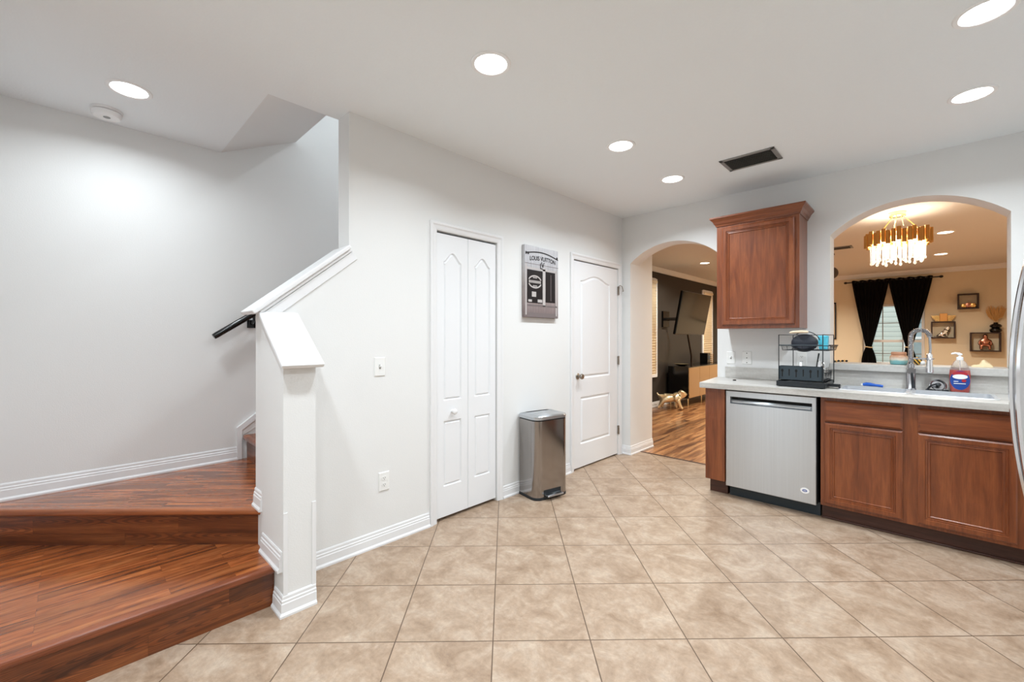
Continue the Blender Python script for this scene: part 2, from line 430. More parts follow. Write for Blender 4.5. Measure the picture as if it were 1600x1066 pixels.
def tag(o, label, cat=None, group=None):
    o['label'] = label
    if cat: o['category'] = cat
    if group: o['group'] = group
    return o
def thing(name, label, cat, loc, rz=0, group=None, local=False):
    o = bpy.data.objects.new(name, None); COL.objects.link(o)
    o.empty_display_size = .05
    o.location = loc; o.rotation_euler = (0,0,rz)
    if rz or local: o['_local'] = 1
    return tag(o, label, cat, group)
def struct(o): o['kind'] = 'structure'; return o
def sroot(name, loc):
    o = bpy.data.objects.new(name, None); COL.objects.link(o); o.location = loc; o.empty_display_size = .05
    return struct(o)
def copy_tree(o, loc, label=None, parent=None):
    c = o.copy(); COL.objects.link(c)
    if parent is None:
        c.location = loc
        if label: c['label'] = label
    else: c.parent = parent
    for ch in [k for k in bpy.data.objects if k.parent == o and k != c]: copy_tree(ch, None, None, c)
    return c
def area(name, loc, size, power, col, parent=None, rot=(0,0,0), spread=PI):
    l = bpy.data.lights.new(name, 'AREA'); l.shape = 'DISK'; l.size = size; l.energy = power; l.color = col; l.spread = spread
    o = bpy.data.objects.new(name, l); COL.objects.link(o); o.rotation_euler = rot
    if parent: o.parent = parent; o.location = Vector(loc)-Vector(parent.location)
    else: o.location = loc
    return o
def point(name, loc, r, power, col, parent=None):
    l = bpy.data.lights.new(name, 'POINT'); l.shadow_soft_size = r; l.energy = power; l.color = col
    o = bpy.data.objects.new(name, l); COL.objects.link(o)
    if parent: o.parent = parent; o.location = Vector(loc)-Vector(parent.location)
    else: o.location = loc
    return o
def arc_pts(x0, x1, zs, zt, n=28):                   # circular-segment arch from (x0,zs) over (mid,zt) to (x1,zs)
    h = (x1-x0)/2; c = (x0+x1)/2; rise = zt-zs; R = (h*h+rise*rise)/(2*rise); zc = zt-R; a = math.asin(h/R)
    return [(c+R*math.sin(-a+2*a*i/n), zc+R*math.cos(-a+2*a*i/n)) for i in range(n+1)]

CZ = 2.60; LZ = 2.58
XC = -1.19                                            # left outside wall
# ================================================================== STRUCTURE
struct(MB().box(XC-.2, 3.6, -7.2, .2, -.1, 0).build('floor', M_tile, at=(0,0,0)))
struct(MB().box(XC-.2, 4.3, .2, 7.2, -.1, 0).build('floor', M_lvfloor, at=(0,3,0)))
struct(MB().box(.101, 1.003, .19, .215, 0, .004).build('trim_3', M_cabdark))
c = MB(); c.box(-.14, 3.6, -7.2, .2, CZ, CZ+.25); c.box(XC-.2, -.14, -7.2, -3.5, CZ, CZ+.25)
struct(c.build('ceiling', M_ceil, at=(0,0,CZ)))
struct(MB().prism_x([(-3.5,CZ),(-2.998,2.838),(-2.998,4.9),(-3.5,4.9)], XC, -.14).build('ceiling_stair_soffit', M_wall))
struct(MB().box(XC, .1, -3.0, .5, 4.9, 5.0).build('ceiling_upstairs', M_ceil))
struct(MB().box(.1, 4.3, .2, 7.2, LZ, LZ+.2).box(XC-.2, .1, .516, 7.2, LZ, LZ+.2).build('ceiling_living', M_lvceil))
# left outside wall (kitchen + stairwell)
struct(MB().box(XC-.2, XC, -7.2, .45, 0, 5.0).build('wall_left', M_wall))
struct(MB().box(XC, .17, -4.82, -4.72, 0, CZ).build('wall_alcove', M_wall))
RX0, RX1, RZ = -.95, .85, 2.05
struct(MB().box(XC-.2, RX0, -7.3, -7.2, 0, CZ).box(RX1, 3.6, -7.3, -7.2, 0, CZ).box(RX0, RX1, -7.3, -7.2, RZ, CZ).build('wall_rear', M_wall))
pd = sroot('added_patio_door', (-.05,-7.25,0))  # unseen patio door, added for daylight and a bright band in the steel
for a, b in ((RX0,-.03),(-.07,RX1)):
    f = MB(); f.box(a,a+.07,-7.275,-7.235,0,RZ); f.box(b-.07,b,-7.275,-7.235,0,RZ); f.box(a+.07,b-.07,-7.275,-7.235,0,.09); f.box(a+.07,b-.07,-7.275,-7.235,RZ-.07,RZ)
    f.build('sliding_frame', M_trim, pd); MB().box(a+.06,b-.06,-7.257,-7.253,.08,RZ-.06).build('pane', M_glass, pd)
struct(MB().box(3.5, 3.6, -7.2, 0, 0, CZ).build('wall_right', M_wall))
# wall between stairs and kitchen: half wall, full wall, two shallow door recesses
D1 = (-2.495, -1.918, 2.02); D2 = (-.905, -.085, 2.03)
m = MB()
m.prism_x([(-3.56,0),(-3.114,0),(-3.114,1.775),(-3.56,1.415)], -.14, 0)
for y0, y1, z0 in ((-3.114, D1[0], 0), (D1[0], D1[1], D1[2]), (D1[1], D2[0], 0), (D2[0], D2[1], D2[2]), (D2[1], 0, 0)):
    m.box(-.14, 0, y0, y1, z0, CZ)
m.box(-.14, -.07, D1[0], D1[1], 0, D1[2]); m.box(-.14, -.07, D2[0], D2[1], 0, D2[2])
m.box(-.14, -.04, -3.0, .4, CZ, 4.95)
struct(m.build('wall_middle', M_wall))
struct(MB().box(XC, .1, .4, .516, 0, 5.0).box(0, .101, .2, .4, 0, CZ).build('wall_closet', M_wall))
# kitchen back wall with the arched doorway and the arched pass-through
AX0, AX1, AZS, AZT = .101, 1.003, 2.083, 2.258
PX0, PX1, PZB, PZS, PZT = 1.862, 2.812, 1.025, 2.100, 2.296
m = MB()
a1 = arc_pts(AX0, AX1, AZS, AZT); a2 = arc_pts(PX0, PX1, PZS, PZT)
m.prism_y([(AX1,0)] + [(1.43,0),(1.43,CZ),(0,CZ),(0,0.0),(AX0,0)] + a1, 0, .2)
m.prism_y([(1.43,0),(3.5,0),(3.5,PZB),(1.43,PZB)], 0, .2)
m.prism_y([(1.43,PZB),(PX0,PZB)] + a2 + [(PX1,CZ),(1.43,CZ)], 0, .2)
m.prism_y([(PX1,PZB),(3.5,PZB),(3.5,CZ),(PX1,CZ)], 0, .2)
struct(m.build('wall_back', M_wall))
# living room shell
FW = 7.1
WX0, WX1, WZ0, WZ1 = 1.47, 2.39, .74, 1.945
m = MB()
m.box(XC, WX0, FW, FW+.12, 0, LZ); m.box(WX1, 4.2, FW, FW+.12, 0, LZ); m.box(WX0, WX1, FW, FW+.12, 0, WZ0); m.box(WX0, WX1, FW, FW+.12, WZ1, LZ)
struct(m.build('wall_far', M_beige))
struct(MB().box(XC-.2, XC, .516, 7.2, 0, LZ).build('wall_dark', M_darkwall))
struct(MB().box(4.2, 4.3, .2, 7.2, 0, LZ).build('wall_living_right', M_beige))
struct(MB().box(3.5, 4.3, .1, .2, 0, LZ).build('wall_living_near', M_beige))
CROWN = [(0,0),(0,-.085),(.012,-.085),(.018,-.06),(.05,-.025),(.06,-.012),(.06,0)]
struct(MB().sweep([(XC,.52),(XC,FW),(4.2,FW)], CROWN, LZ).build('trim_crown', M_trim))
BASE = [(0,0),(.020,0),(.020,.010),(.013,.020),(.012,.058),(.0095,.062),(.0095,.072),(.006,.076),(.006,.088),(.003,.095),(0,.095)]
struct(MB().sweep([(XC,.52),(XC,FW),(4.2,FW)], BASE).build('baseboard_far', M_trim))
struct(MB().sweep([(0.0,-3.42),(0.0,-2.555)], BASE).build('baseboard_middle', M_trim))
struct(MB().sweep([(0.0,-1.86),(0.0,-.965)], BASE).build('baseboard_middle', M_trim))
struct(MB().sweep([(0.0,-.03),(0,0),(.101,0),(.101,.516)], BASE).build('baseboard_arch', M_trim))
Z1, Z2, Z3 = .195, .390, .565
struct(MB().sweep([(XC,-4.72),(XC,-3.40)], BASE, Z2).build('baseboard_left', M_trim))
struct(MB().box(1.862, 2.812, -.0, .235, 1.0, 1.02).build('trim_4', M_wall))

# ------------------------------------------------------------------ knee wall + caps
KY0, KY1, KX1 = -3.565, -3.42, .300
zt = lambda x: 1.375-.735*x
struct(MB().prism_y([(-.02,0),(KX1,0),(KX1,zt(KX1)),(-.02,zt(-.02))], KY0, KY1).build('wall_knee', M_wall))
kc = sroot('trim_1', (.15, -3.49, 1.25))
def cap_run(mb, p0, p1, side, w0, w1, t, z):         # sloped board from p0 to p1 (3-D), spanning w0..w1 along side
    d = (Vector(p1)-Vector(p0)); s_ = Vector(side); n = s_.cross(d).normalized()
    if n.z < 0: n = -n
    q = []
    for k in (z, z+t):
        for p in (p0, p1):
            for w_ in (w0, w1): q.append(Vector(p)+s_*w_+n*k)
    ids = [0,1,3,2]
    L = [[q[i] for i in ids], [q[i+4] for i in ids]]
    mb.loops(L)
A0 = (.338,0,zt(.338)); A1 = (-.015,0,zt(-.015))
mb = MB(); cap_run(mb, A0, A1, (0,1,0), KY0-.022, KY1+.022, .022, .012); mb.build('cap_board', M_trim, kc, bevel=.006, segs=3)
mb = MB(); cap_run(mb, (.312,0,zt(.312)), A1, (0,1,0), KY0-.010, KY1+.010, .013, 0); mb.build('cap_moulding', M_trim, kc, bevel=.003)
hc = sroot('trim_2', (-.07, -3.33, 1.6))
B0 = (0,-3.60,1.415-.04*.807); B1 = (0,-3.10,1.775+.014*.807)
mb = MB(); cap_run(mb, B0, B1, (1,0,0), -.175, .034, .024, .016); mb.build('cap_board', M_trim, hc, bevel=.006, segs=3)
mb = MB(); cap_run(mb, (0,-3.575,1.415-.015*.807), B1, (1,0,0), -.157, .014, .017, -.002); mb.build('cap_moulding', M_trim, hc, bevel=.004)
mb = MB(); cap_run(mb, (0,-3.562,1.413), B1, (1,0,0), -.002, .008, .05, -.055); mb.build('cap_apron', M_trim, hc, bevel=.002)
# skirting around the knee-wall foot
b = MB(); b.sweep([(.19,KY0),(KX1,KY0),(KX1,KY1)], BASE)
struct(b.build('baseboard_post', M_trim))
struct(MB().sweep([(.0,KY0),(.285,KY0)], BASE, Z1).build('baseboard_knee', M_trim))
struct(MB().sweep([(-.14,-3.56),(-.015,-3.56)], BASE, Z2).build('baseboard_landing', M_trim))
struct(MB().box(KX1, KX1+.004, KY0-.001, KY0+.018, .09, .47).box(KX1, KX1+.004, KY1-.018, KY1+.001, .09, .49).build('trim_corner_guard', M_trim))

# ------------------------------------------------------------------ stairs
stair = thing('staircase', 'cherry-brown laminate winder staircase climbing left behind the white half wall', 'stairs', (-.5,-3.9,0))
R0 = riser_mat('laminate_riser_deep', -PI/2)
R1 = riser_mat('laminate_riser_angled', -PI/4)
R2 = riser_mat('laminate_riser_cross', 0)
s2 = math.sqrt(.5)
NX = .205                                             # nosing line of the first step
# step 1
MB().prism_z([(NX-.035,-3.567),(NX-.035,-4.72),(XC,-4.72),(XC,-4.55),(-.10,-3.46),(-.02,-3.46),(-.02,-3.567)], Z1-.03, Z1).build('tread', M_tread_y, stair)
MB().box(NX-.045, NX, -4.72, -3.567, Z1-.034, Z1+.001).build('nosing', M_nose, stair, bevel=.012, segs=3)
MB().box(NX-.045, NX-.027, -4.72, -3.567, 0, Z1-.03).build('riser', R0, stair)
# step 2: edge on the diagonal
P0 = Vector((-.045,-3.545)); P1 = Vector((XC, -3.545-(XC+.045)*-1)); P1 = Vector((XC, -3.545+(XC+.045)))
dv = (P1-P0).normalized(); nv = Vector((-dv.y, dv.x));  nv = nv if nv.x < 0 else -nv      # into the step
def strip(a, b, n, d0, d1): return [tuple(a+n*d0), tuple(b+n*d0), tuple(b+n*d1), tuple(a+n*d1)]
MB().prism_z([tuple(P0+nv*.03), tuple(P1+nv*.03), (XC,-3.33), (-.14,-3.33), (-.14,-3.5)], Z2-.03, Z2).build('tread', M_tread_d, stair)
MB().prism_z(strip(P0, P1, nv, 0, .045), Z2-.034, Z2+.001).build('nosing', M_nose_d, stair, bevel=.012, segs=3)
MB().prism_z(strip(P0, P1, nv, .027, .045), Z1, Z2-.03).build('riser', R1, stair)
# straight flight behind the wall
for k in range(7):
    y = -3.37+.25*k; z = Z3+.188*k
    MB().box(XC+.015, -.145, y+.03, y+.29, z-.03, z).build('tread', M_tread_x, stair)
    MB().box(XC+.015, -.145, y, y+.045, z-.034, z+.001).build('nosing', M_nose, stair, bevel=.012, segs=3)
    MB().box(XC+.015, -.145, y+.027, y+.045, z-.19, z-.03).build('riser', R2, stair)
# white stringer trim on the outside wall
sk = MB().prism_x([(-3.405,Z2),(-3.372,Z2),(-3.372,.60),(-1.70,1.855),(-1.70,1.91),(-3.405,.625)], XC, XC+.018)
sk.build('stringer_trim', M_trim, stair, bevel=.003)
MB().prism_x([(-3.372,.56),(-3.372,.60),(-1.70,1.855),(-1.70,1.5)], XC, XC+.008).build('skirt_board', M_wall, stair)
# hand rail on the outside wall
hr = thing('handrail', 'black metal handrail bracketed to the white wall above the stairs', 'handrail', (-1.11,-3.552,1.28))
HD = Vector((0,.26,.179)).normalized(); H0 = Vector((-1.11,-3.56,1.285))
MB().tube([H0, H0+HD*.02, H0+HD*2.4], [.019,.021,.021], 12).build('rail', M_blackgloss, hr, smooth=True)
for q in (.30, 1.5):
    p = H0+HD*q
    MB().tube([p-Vector((0,0,.015)), p+Vector((0,0,-.045)), p+Vector((-.03,0,-.07)), Vector((XC,p.y,p.z-.075))], .009, 8).lathe((XC+.012,p.y,p.z-.075), [(.0,-.03),(.028,-.03),(.028,.03),(0,.03)], 12, .3, 1).build('bracket', M_blackgloss, hr, smooth=True)

# ------------------------------------------------------------------ doors in the middle wall
CAS = [(0,0),(0,.006),(.010,.010),(.030,.012),(.040,.018),(.052,.018),(.057,.014),(.057,0)]
def casing(y0, y1, zt_, parent):
    # mitred U: profile offset outwards from the opening, w towards the room
    mb = MB(FA)
    loops_ = []
    for (u, v, su, sv) in ((y0,0,-1,0),(y0,zt_,-1,1),(y1,zt_,1,1),(y1,0,1,0)):
        loops_.append([(u+su*d, v+sv*d, w_) for d, w_ in CAS])
    mb.loops(loops_).build('casing', M_trim, parent)
def cathedral(u0, u1, v0, v1, rise, n=22, k=2.0):    # rectangle whose top swells to a bell-shaped crown
    pts = [(u0,v0),(u1,v0)]
    for i in range(n+1):
        t = i/n; u = u1+(u0-u1)*t
        pts.append((u, v1+rise*max(0.0,1-(2*t-1)**2)**k))
    return pts
RAISE_N = [(.007,.009),(.010,.010),(.019,.001)]
RAISE = [(.010,.010),(.016,.011),(.034,.001)]
d1 = sroot('door_1', (0,-2.2,0)); casing(D1[0], D1[1], D1[2], d1)
ym = (D1[0]+D1[1])/2
for a, b in ((D1[0]+.004, ym-.0012), (ym+.0012, D1[1]-.006)):
    w_ = b-a; i0, i1 = a+.062, b-.062
    MB(FA).panel(a, b, .022, D1[2]-.014, -.040, -.006, [
        (rect(i0, i1, .235, .693), RAISE_N), (cathedral(i0, i1, .838, 1.815, .064, 34), RAISE_N)]).build('bifold_leaf', M_door, d1)
k = MB(FA); k.M = Matrix.Translation((-.006,-2.352,.755)) @ Matrix.Rotation(PI/2, 4, 'Y')
k.lathe((0,0,0), [(.012,0),(.010,.008),(.008,.014),(.018,.022),(.021,.030),(.018,.038),(.008,.042),(0,.043)], 20).build('knob', M_trim, d1, smooth=True)
d2 = sroot('door_2', (0,-.5,0)); casing(D2[0], D2[1], D2[2], d2)
MB(FA).panel(D2[0]+.006, D2[1]-.006, .014, D2[2]-.010, -.040, -.004, [
    (rect(-.785,-.245,.238,.697), RAISE), (cathedral(-.785,-.245,.880,1.838,.062,22), RAISE)]).build('leaf', M_door, d2)
k = MB(); k.M = Matrix.Translation((-.004,-.835,.905)) @ Matrix.Rotation(PI/2, 4, 'Y')
k.lathe((0,0,0), [(.030,0),(.031,.004),(.027,.009),(.011,.014),(.010,.030),(.018,.036),(.027,.046),(.028,.054),(.022,.064),(0,.067)], 24).build('door_knob', M_brass, d2, smooth=True)
for z in (1.79, 1.032, .275):
    MB().box(-.002, .010, D2[1]-.014, D2[1]+.006, z-.045, z+.045).tube([(.012,D2[1]-.004,z-.047),(.012,D2[1]-.004,z+.047)], .006, 8).build('hinge', M_brass, d2)
MB().tube([(.014,D2[1]-.004,1.84),(.03,D2[1]-.002,1.845),(.045,D2[1]+.01,1.83),(.05,D2[1]+.018,1.79)], .005, 8).ball((.05,D2[1]+.018,1.785), .008).build('door_stop', M_brass, d2, smooth=True)

# ================================================================== CEILING THINGS
def downlight(x, y, z, label, mat, power, col, group, r=.075, parent=None, sp=145):
    t = thing('recessed_light', label, 'ceiling light', (x,y,z), group=group)
    MB().lathe((x,y,z), [(r,-.001),(r+.004,-.005),(r+.018,-.006),(r+.022,-.002),(r+.022,0)], 32).build('trim_ring', M_white, t, smooth=True)
    MB().lathe((x,y,z), [(0,-.003),(r,-.003),(r,-.0005)], 32).build('diffuser', mat, t)
    area('bulb', (x,y,z-.008), r*1.9, power, col, t, spread=math.radians(sp))
    return t
G = 'recessed kitchen ceiling lights'
for x, y, l in ((.911,-2.833,'round recessed light nearest the middle of the kitchen ceiling, above the hall wall'),
                (.908,-1.608,'round recessed light between the central light and the air vent'),
                (.900,-.760,'small-looking round recessed light closest to the arched doorway'),
                (2.591,-1.665,'round recessed light at the top right corner of the photo'),
                (2.597,-.833,'round recessed light in front of the arched pass-through'),
                (-.626,-4.028,'round recessed light above the stairs beside the smoke detector')):
    downlight(x, y, CZ, l, M_led, KITCHEN_W*(.62 if x < 0 else 1), KITCHEN_COL, G, sp=158 if x < 0 else 145)
for x, y in ((.9,-4.10),(.9,-5.6),(2.6,-2.9),(2.6,-4.6),(2.6,-6.0),(-.4,-6.0)):  # unseen lights added behind the camera to raise the room brightness
    downlight(x, y, CZ, 'unseen round recessed light added behind the camera to brighten the kitchen', M_led, KITCHEN_W, KITCHEN_COL, 'recessed lights behind the camera')
downlight(-.65, -.9, 4.9, 'round recessed light over the upstairs flight', M_led, 60, KITCHEN_COL, 'recessed lights behind the camera')
G = 'recessed living room lights'
for x, y, l in ((2.583,3.274,'upper of two recessed lights seen through the pass-through, right of the chandelier'),
                (2.575,5.182,'lower of two recessed lights seen through the pass-through, right of the chandelier'),
                (-.36,3.45,'recessed light seen through the arched doorway above the television')):
    downlight(x, y, LZ, l, M_ledw, LIVING_W, LIVING_COL, G, .07)
for x, y in ((.6,1.6),(.6,5.4),(3.6,2.5),(-.3,5.4)):
    downlight(x, y, LZ, 'recessed living room light hidden behind the kitchen wall', M_ledw, LIVING_W, LIVING_COL, 'hidden living room lights', .07)

sd = thing('smoke_detector', 'white round smoke detector on the ceiling over the stairs', 'smoke detector', (-.995,-4.10,CZ))
MB().lathe((-.995,-4.10,CZ), [(.072,0),(.072,-.012),(.066,-.014)], 28).build('mounting_plate', M_white, sd, smooth=True)
MB().lathe((-.995,-4.10,CZ), [(.060,-.014),(.060,-.017),(.067,-.017),(.066,-.032),(.058,-.042),(.03,-.045),(0,-.045)], 28).build('cover', M_white, sd, smooth=True)
MB().lathe((-.995,-4.10,CZ), [(.0605,-.0142),(.0605,-.0168)], 28).build('dark_gap_ring', M_black, sd)  # black ring puts in the shade of the gap between plate and cover
MB().lathe((-.985,-4.10,CZ), [(0,-.047),(.016,-.047),(.016,-.044)], 16).build('test_button', M_grey, sd)

def vent(x0, x1, y0, y1, z, label, n=9):
    t = thing('air_vent', label, 'vent', ((x0+x1)/2,(y0+y1)/2,z))
    e = .028
    f = MB(); f.box(x0,x1,y0,y0+e,z-.008,z); f.box(x0,x1,y1-e,y1,z-.008,z); f.box(x0,x0+e,y0,y1,z-.008,z); f.box(x1-e,x1,y0,y1,z-.008,z)
    f.build('frame', M_grey, t, bevel=.003)
    b = MB().box(x0+e,x1-e,y0+e,y1-e,z-.002,z-.0005); b.build('backing', M_black, t)
    for i in range(n):
        y = y0+e+(y1-y0-2*e)*(i+.5)/n
        MB().obox(((x0+x1)/2,y,z-.008), (x1-x0-2*e-.002,.018,.0025), Matrix.Rotation(math.radians(40),3,'X')).build('louvre', M_ventdark, t)
vent(1.302, 1.663, -.868, -.606, CZ, 'grey louvred air vent on the kitchen ceiling')
vent(1.25, 1.66, 3.40, 3.62, LZ, 'dark louvred air vent on the living room ceiling beside the chandelier')

# ================================================================== WALL PLATES ON THE MIDDLE WALL
def plate(name, label, cat, M, u, v, kind, pw=.072, ph=.116):
    t = thing(name, label, cat, tuple(M @ Vector((u,v,0))))
    MB(M).panel(u-pw/2, u+pw/2, v-ph/2, v+ph/2, 0, .006, edge=(.004,.004)).build('cover_plate', M_plate, t)
    if kind == 'toggle':
        MB(M).box(u-.006,u+.006,v-.013,v+.013,.005,.0068).build('slot', M_grey, t)
        MB(M).obox((u,v+.004,.012), (.008,.012,.020), Matrix.Rotation(-.5,3,'X')).build('toggle', M_plate, t, bevel=.002)
    elif kind == 'outlet':
        for dv_ in (-.0205,.0205):
            o = MB(M).prism([(u+.017*math.cos(a)*1.0, v+dv_+max(-.013,min(.013,.017*math.sin(a)))) for a in [2*PI*i/20 for i in range(20)]], lambda a,b: (a,b,.005), lambda a,b: (a,b,.0075)).build('receptacle', M_plate, t)
            MB(M).box(u-.0075,u-.0050,v+dv_-.002,v+dv_+.006,.0072,.0079).box(u+.0050,u+.0075,v+dv_-.002,v+dv_+.006,.0072,.0079).lathe((u,v+dv_-.007,.0072),[(0,.0007),(.0025,.0007),(.0025,0)],8).build('slots', M_slot, o)
    elif kind == 'blank':
        for dv_ in (-.042, 0, .042):
            MB(M).lathe((u,v+dv_,.006), [(.0045,0),(.0045,.001),(0,.0015)], 10).build('screw', M_slot, t)
    return t
plate('light_switch', 'white toggle light switch on the wall between stairs and folding door', 'switch', FA, -2.920, 1.100, 'toggle')
plate('wall_outlet', 'white double outlet low on the wall between stairs and folding door', 'outlet', FA, -2.892, .388, 'outlet')
plate('light_switch', 'white toggle light switch on the kitchen wall under the wall cabinet', 'switch', FB, 1.123, 1.094, 'toggle')
plate('wall_plate', 'white blank plate with three screws on the kitchen wall under the wall cabinet', 'wall plate', FB, 1.256, 1.096, 'blank', .078)
plate('wall_outlet', 'white outlet on the kitchen wall behind the dish rack', 'outlet', FB, 1.672, 1.100, 'outlet')

# ------------------------------------------------------------------ canvas print
def text_mesh(name, body, M, u, v, w_, size, mat, parent, arch=0, depth=.0006, width=None):
    cu = bpy.data.curves.new(name, 'FONT'); cu.body = body; cu.size = size; cu.align_x = 'CENTER'; cu.extrude = depth; cu.offset = .0012
    to = bpy.data.objects.new(name, cu); COL.objects.link(to)
    dg = bpy.context.evaluated_depsgraph_get(); dg.update()
    me = bpy.data.meshes.new_from_object(to.evaluated_get(dg))
    bpy.data.objects.remove(to)
    xs = [q.co.x for q in me.vertices]; wd = max(xs)-min(xs); sx = width/wd if width else 1
    pl = world_loc(parent)
    for q in me.vertices:
        x = q.co.x*sx; y = q.co.y - arch*(x/(wd*sx/2))**2
        q.co = (M @ Vector((u+x, v+y, w_+q.co.z))) - pl
    me.materials.clear(); me.materials.append(mat)
    o = bpy.data.objects.new(name, me); COL.objects.link(o); o.parent = parent
    return o
def art_mat():
    m, t, N, L, P = nt('printed_canvas')
    v = mapping(N, L, (0,0,0), (1,1,1), (0,0,0), 'World')
    n = noise(N, L, mapping(N, L, (0,0,0), (1,60,4), (0,0,0), 'World'), 1, 5, .7)
    sx = N.new('ShaderNodeSeparateXYZ'); L.new(v, sx.inputs[0])
    mr = N.new('ShaderNodeMapRange'); L.new(sx.outputs['Z'], mr.inputs['Value']); mr.inputs['From Min'].default_value = 1.45; mr.inputs['From Max'].default_value = 2.06
    c = ramp(N, [(0, rgb(120,106,106)), (.22, rgb(150,136,134)), (.5, rgb(176,168,166)), (.75, rgb(186,186,190)), (1, rgb(206,206,210))]); L.new(mr.outputs[0], c.inputs[0])
    d = ramp(N, [(.35, (.30,.30,.30,1)), (.65, (.62,.62,.62,1))]); L.new(n, d.inputs[0])
    L.new(mixc(N, L, .6, c.outputs[0], d.outputs[0], 'OVERLAY'), P.inputs['Base Color']); P.inputs['Roughness'].default_value = .55
    return m
M_art = art_mat(); M_artdark = plain('print_dark', rgb(22,16,18), .55); M_artmid = plain('print_grey', rgb(120,110,110), .55); M_artlight = plain('print_pale', rgb(190,184,182), .55)
AW = .035
cv = thing('canvas_print', 'grey storefront photo on canvas hanging between the two white doors', 'wall art', (0,-1.41,1.45))
MB(FA).box(-1.633,-1.188,1.450,2.054,.003,AW).build('canvas', M_art, cv, bevel=.003)
q = AW+.0004
pr = MB(FA)
pr.box(-1.605,-1.405,1.572,1.850,q,q+.0006); pr.box(-1.365,-1.232,1.585,1.852,q,q+.0006); pr.build('shop_windows', M_artdark, cv)
pr = MB(FA); pr.box(-1.625,-1.610,1.47,1.90,q,q+.0006); pr.box(-1.402,-1.368,1.55,1.88,q,q+.0006); pr.box(-1.222,-1.206,1.47,1.88,q,q+.0006); pr.box(-1.61,-1.215,1.855,1.870,q,q+.0006); pr.build('pillars', M_artlight, cv)
pr = MB(FA); pr.box(-1.633,-1.188,1.90,1.904,q,q+.0006); pr.box(-1.60,-1.21,1.545,1.558,q,q+.0006); pr.box(-1.60,-1.19,1.452,1.49,q,q+.0004)
pr.box(-1.295,-1.288,1.60,1.83,q+.0007,q+.001); pr.build('ledges', M_artmid, cv)
pr = MB(FA)
pts = [(-1.62+.43*i/24, 1.985+.030*math.sin(PI*min(1,max(0,(i/24)*1.0)))-.012*(i/24)) for i in range(25)]
pr.prism([(a,b-.005) for a,b in pts]+[(a,b+.005) for a,b in pts[::-1]], lambda a,b: (a,b,q), lambda a,b: (a,b,q+.0006))
for du in (-1.625,-1.600,-1.215): pr.box(du,du+.018,1.975,1.997,q+.0002,q+.0008)
pr.build('canopy_edge', M_artdark, cv)
text_mesh('shop_lettering', 'LOUIS VUITTON', FA, -1.400, 1.940, q, .050, M_artdark, cv, arch=.012, width=.34)
mono = text_mesh('monogram', 'L', FA, -1.424, 1.868, q, .070, M_artdark, cv)
text_mesh('monogram', 'V', FA, -1.402, 1.882, q+.0006, .066, M_artdark, cv)
# oval window sign: rings and dashes of illegible lettering
pr = MB(FA)
for (a0, a1, ru, rv, th) in ((20,160,.088,.056,.012),(200,340,.088,.056,.012)):
    arc = [math.radians(a0+(a1-a0)*i/20) for i in range(21)]
    pr.prism([(-1.505+ru*math.cos(a), 1.752+rv*math.sin(a)) for a in arc]+[(-1.505+(ru-th)*math.cos(a), 1.752+(rv-th)*math.sin(a)) for a in arc[::-1]], lambda a,b: (a,b,q+.0006), lambda a,b: (a,b,q+.001))
for i in range(9): pr.box(-1.582+.0175*i,-1.570+.0175*i,1.741,1.763,q+.0006,q+.001)
for i in range(3): pr.box(-1.53+.018*i,-1.517+.018*i,1.712,1.722,q+.0006,q+.001); pr.box(-1.53+.018*i,-1.517+.018*i,1.782,1.792,q+.0006,q+.001)
pr.build('window_sign', M_artlight, cv)
MB(FA).box(-1.545,-1.490,1.625,1.668,q+.0006,q+.001).box(-1.590,-1.545,1.580,1.600,q+.0006,q+.001).box(-1.47,-1.41,1.580,1.605,q+.0006,q+.001).build('window_cards', M_artlight, cv)

# ------------------------------------------------------------------ pedal bin
bin_ = thing('trash_can', 'stainless steel pedal trash can between the two white doors', 'trash can', (.16,-1.54,0), math.radians(-11.5))
bw, bd = .17, .118                                    # half width (along y), half depth (along x)
def bin_outline(k=0, rf=.062, rb=.02):
    P = []
    for cx, cy, a0, r_ in ((bd-rf, bw-rf, 0, rf), (-bd+rb, bw-rb, 90, rb), (-bd+rb, -bw+rb, 180, rb), (bd-rf, -bw+rf, 270, rf)):
        for i in range(9):
            a = math.radians(a0+90*i/8); P.append((cx+(r_+k)*math.cos(a), cy+(r_+k)*math.sin(a)))
    return P
lo = lambda z, k: [(x, y, z) for x, y in bin_outline(k)]
MB().loops([lo(0,.002), lo(.018,.002), lo(.022,0)]).build('base_ring', M_blackmetal, bin_, smooth=True)
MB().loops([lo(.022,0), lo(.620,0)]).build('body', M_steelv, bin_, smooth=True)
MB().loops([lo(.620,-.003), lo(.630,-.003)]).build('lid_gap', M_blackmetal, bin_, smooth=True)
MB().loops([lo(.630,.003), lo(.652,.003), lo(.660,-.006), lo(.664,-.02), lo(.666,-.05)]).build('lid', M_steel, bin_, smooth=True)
MB().box(bd-.004, bd+.050, -.085, .075, .030, .044).build('pedal', M_steel, bin_, bevel=.006, segs=3)
MB().box(bd-.006, bd+.002, -.092, .082, .022, .075).build('pedal_slot', M_blackmetal, bin_)

# ================================================================== KITCHEN RUN
FY = -.570                                            # face-frame plane
cab_step = [(.004,.004),(.010,.004),(.014,.008),(.024,.009)]
def cab_door(name, u0, u1, v0, v1, parent, wb, wf, stile=.032, mat=None):
    return MB(FB).panel(u0, u1, v0, v1, wb, wf, [(rect(u0+stile,u1-stile,v0+stile,v1-stile), [(.002,.006),(.010,.005),(.012,.010),(.022,.008),(.026,.014)])], edge=(.008,.006)).build(name, mat or M_cabv, parent)
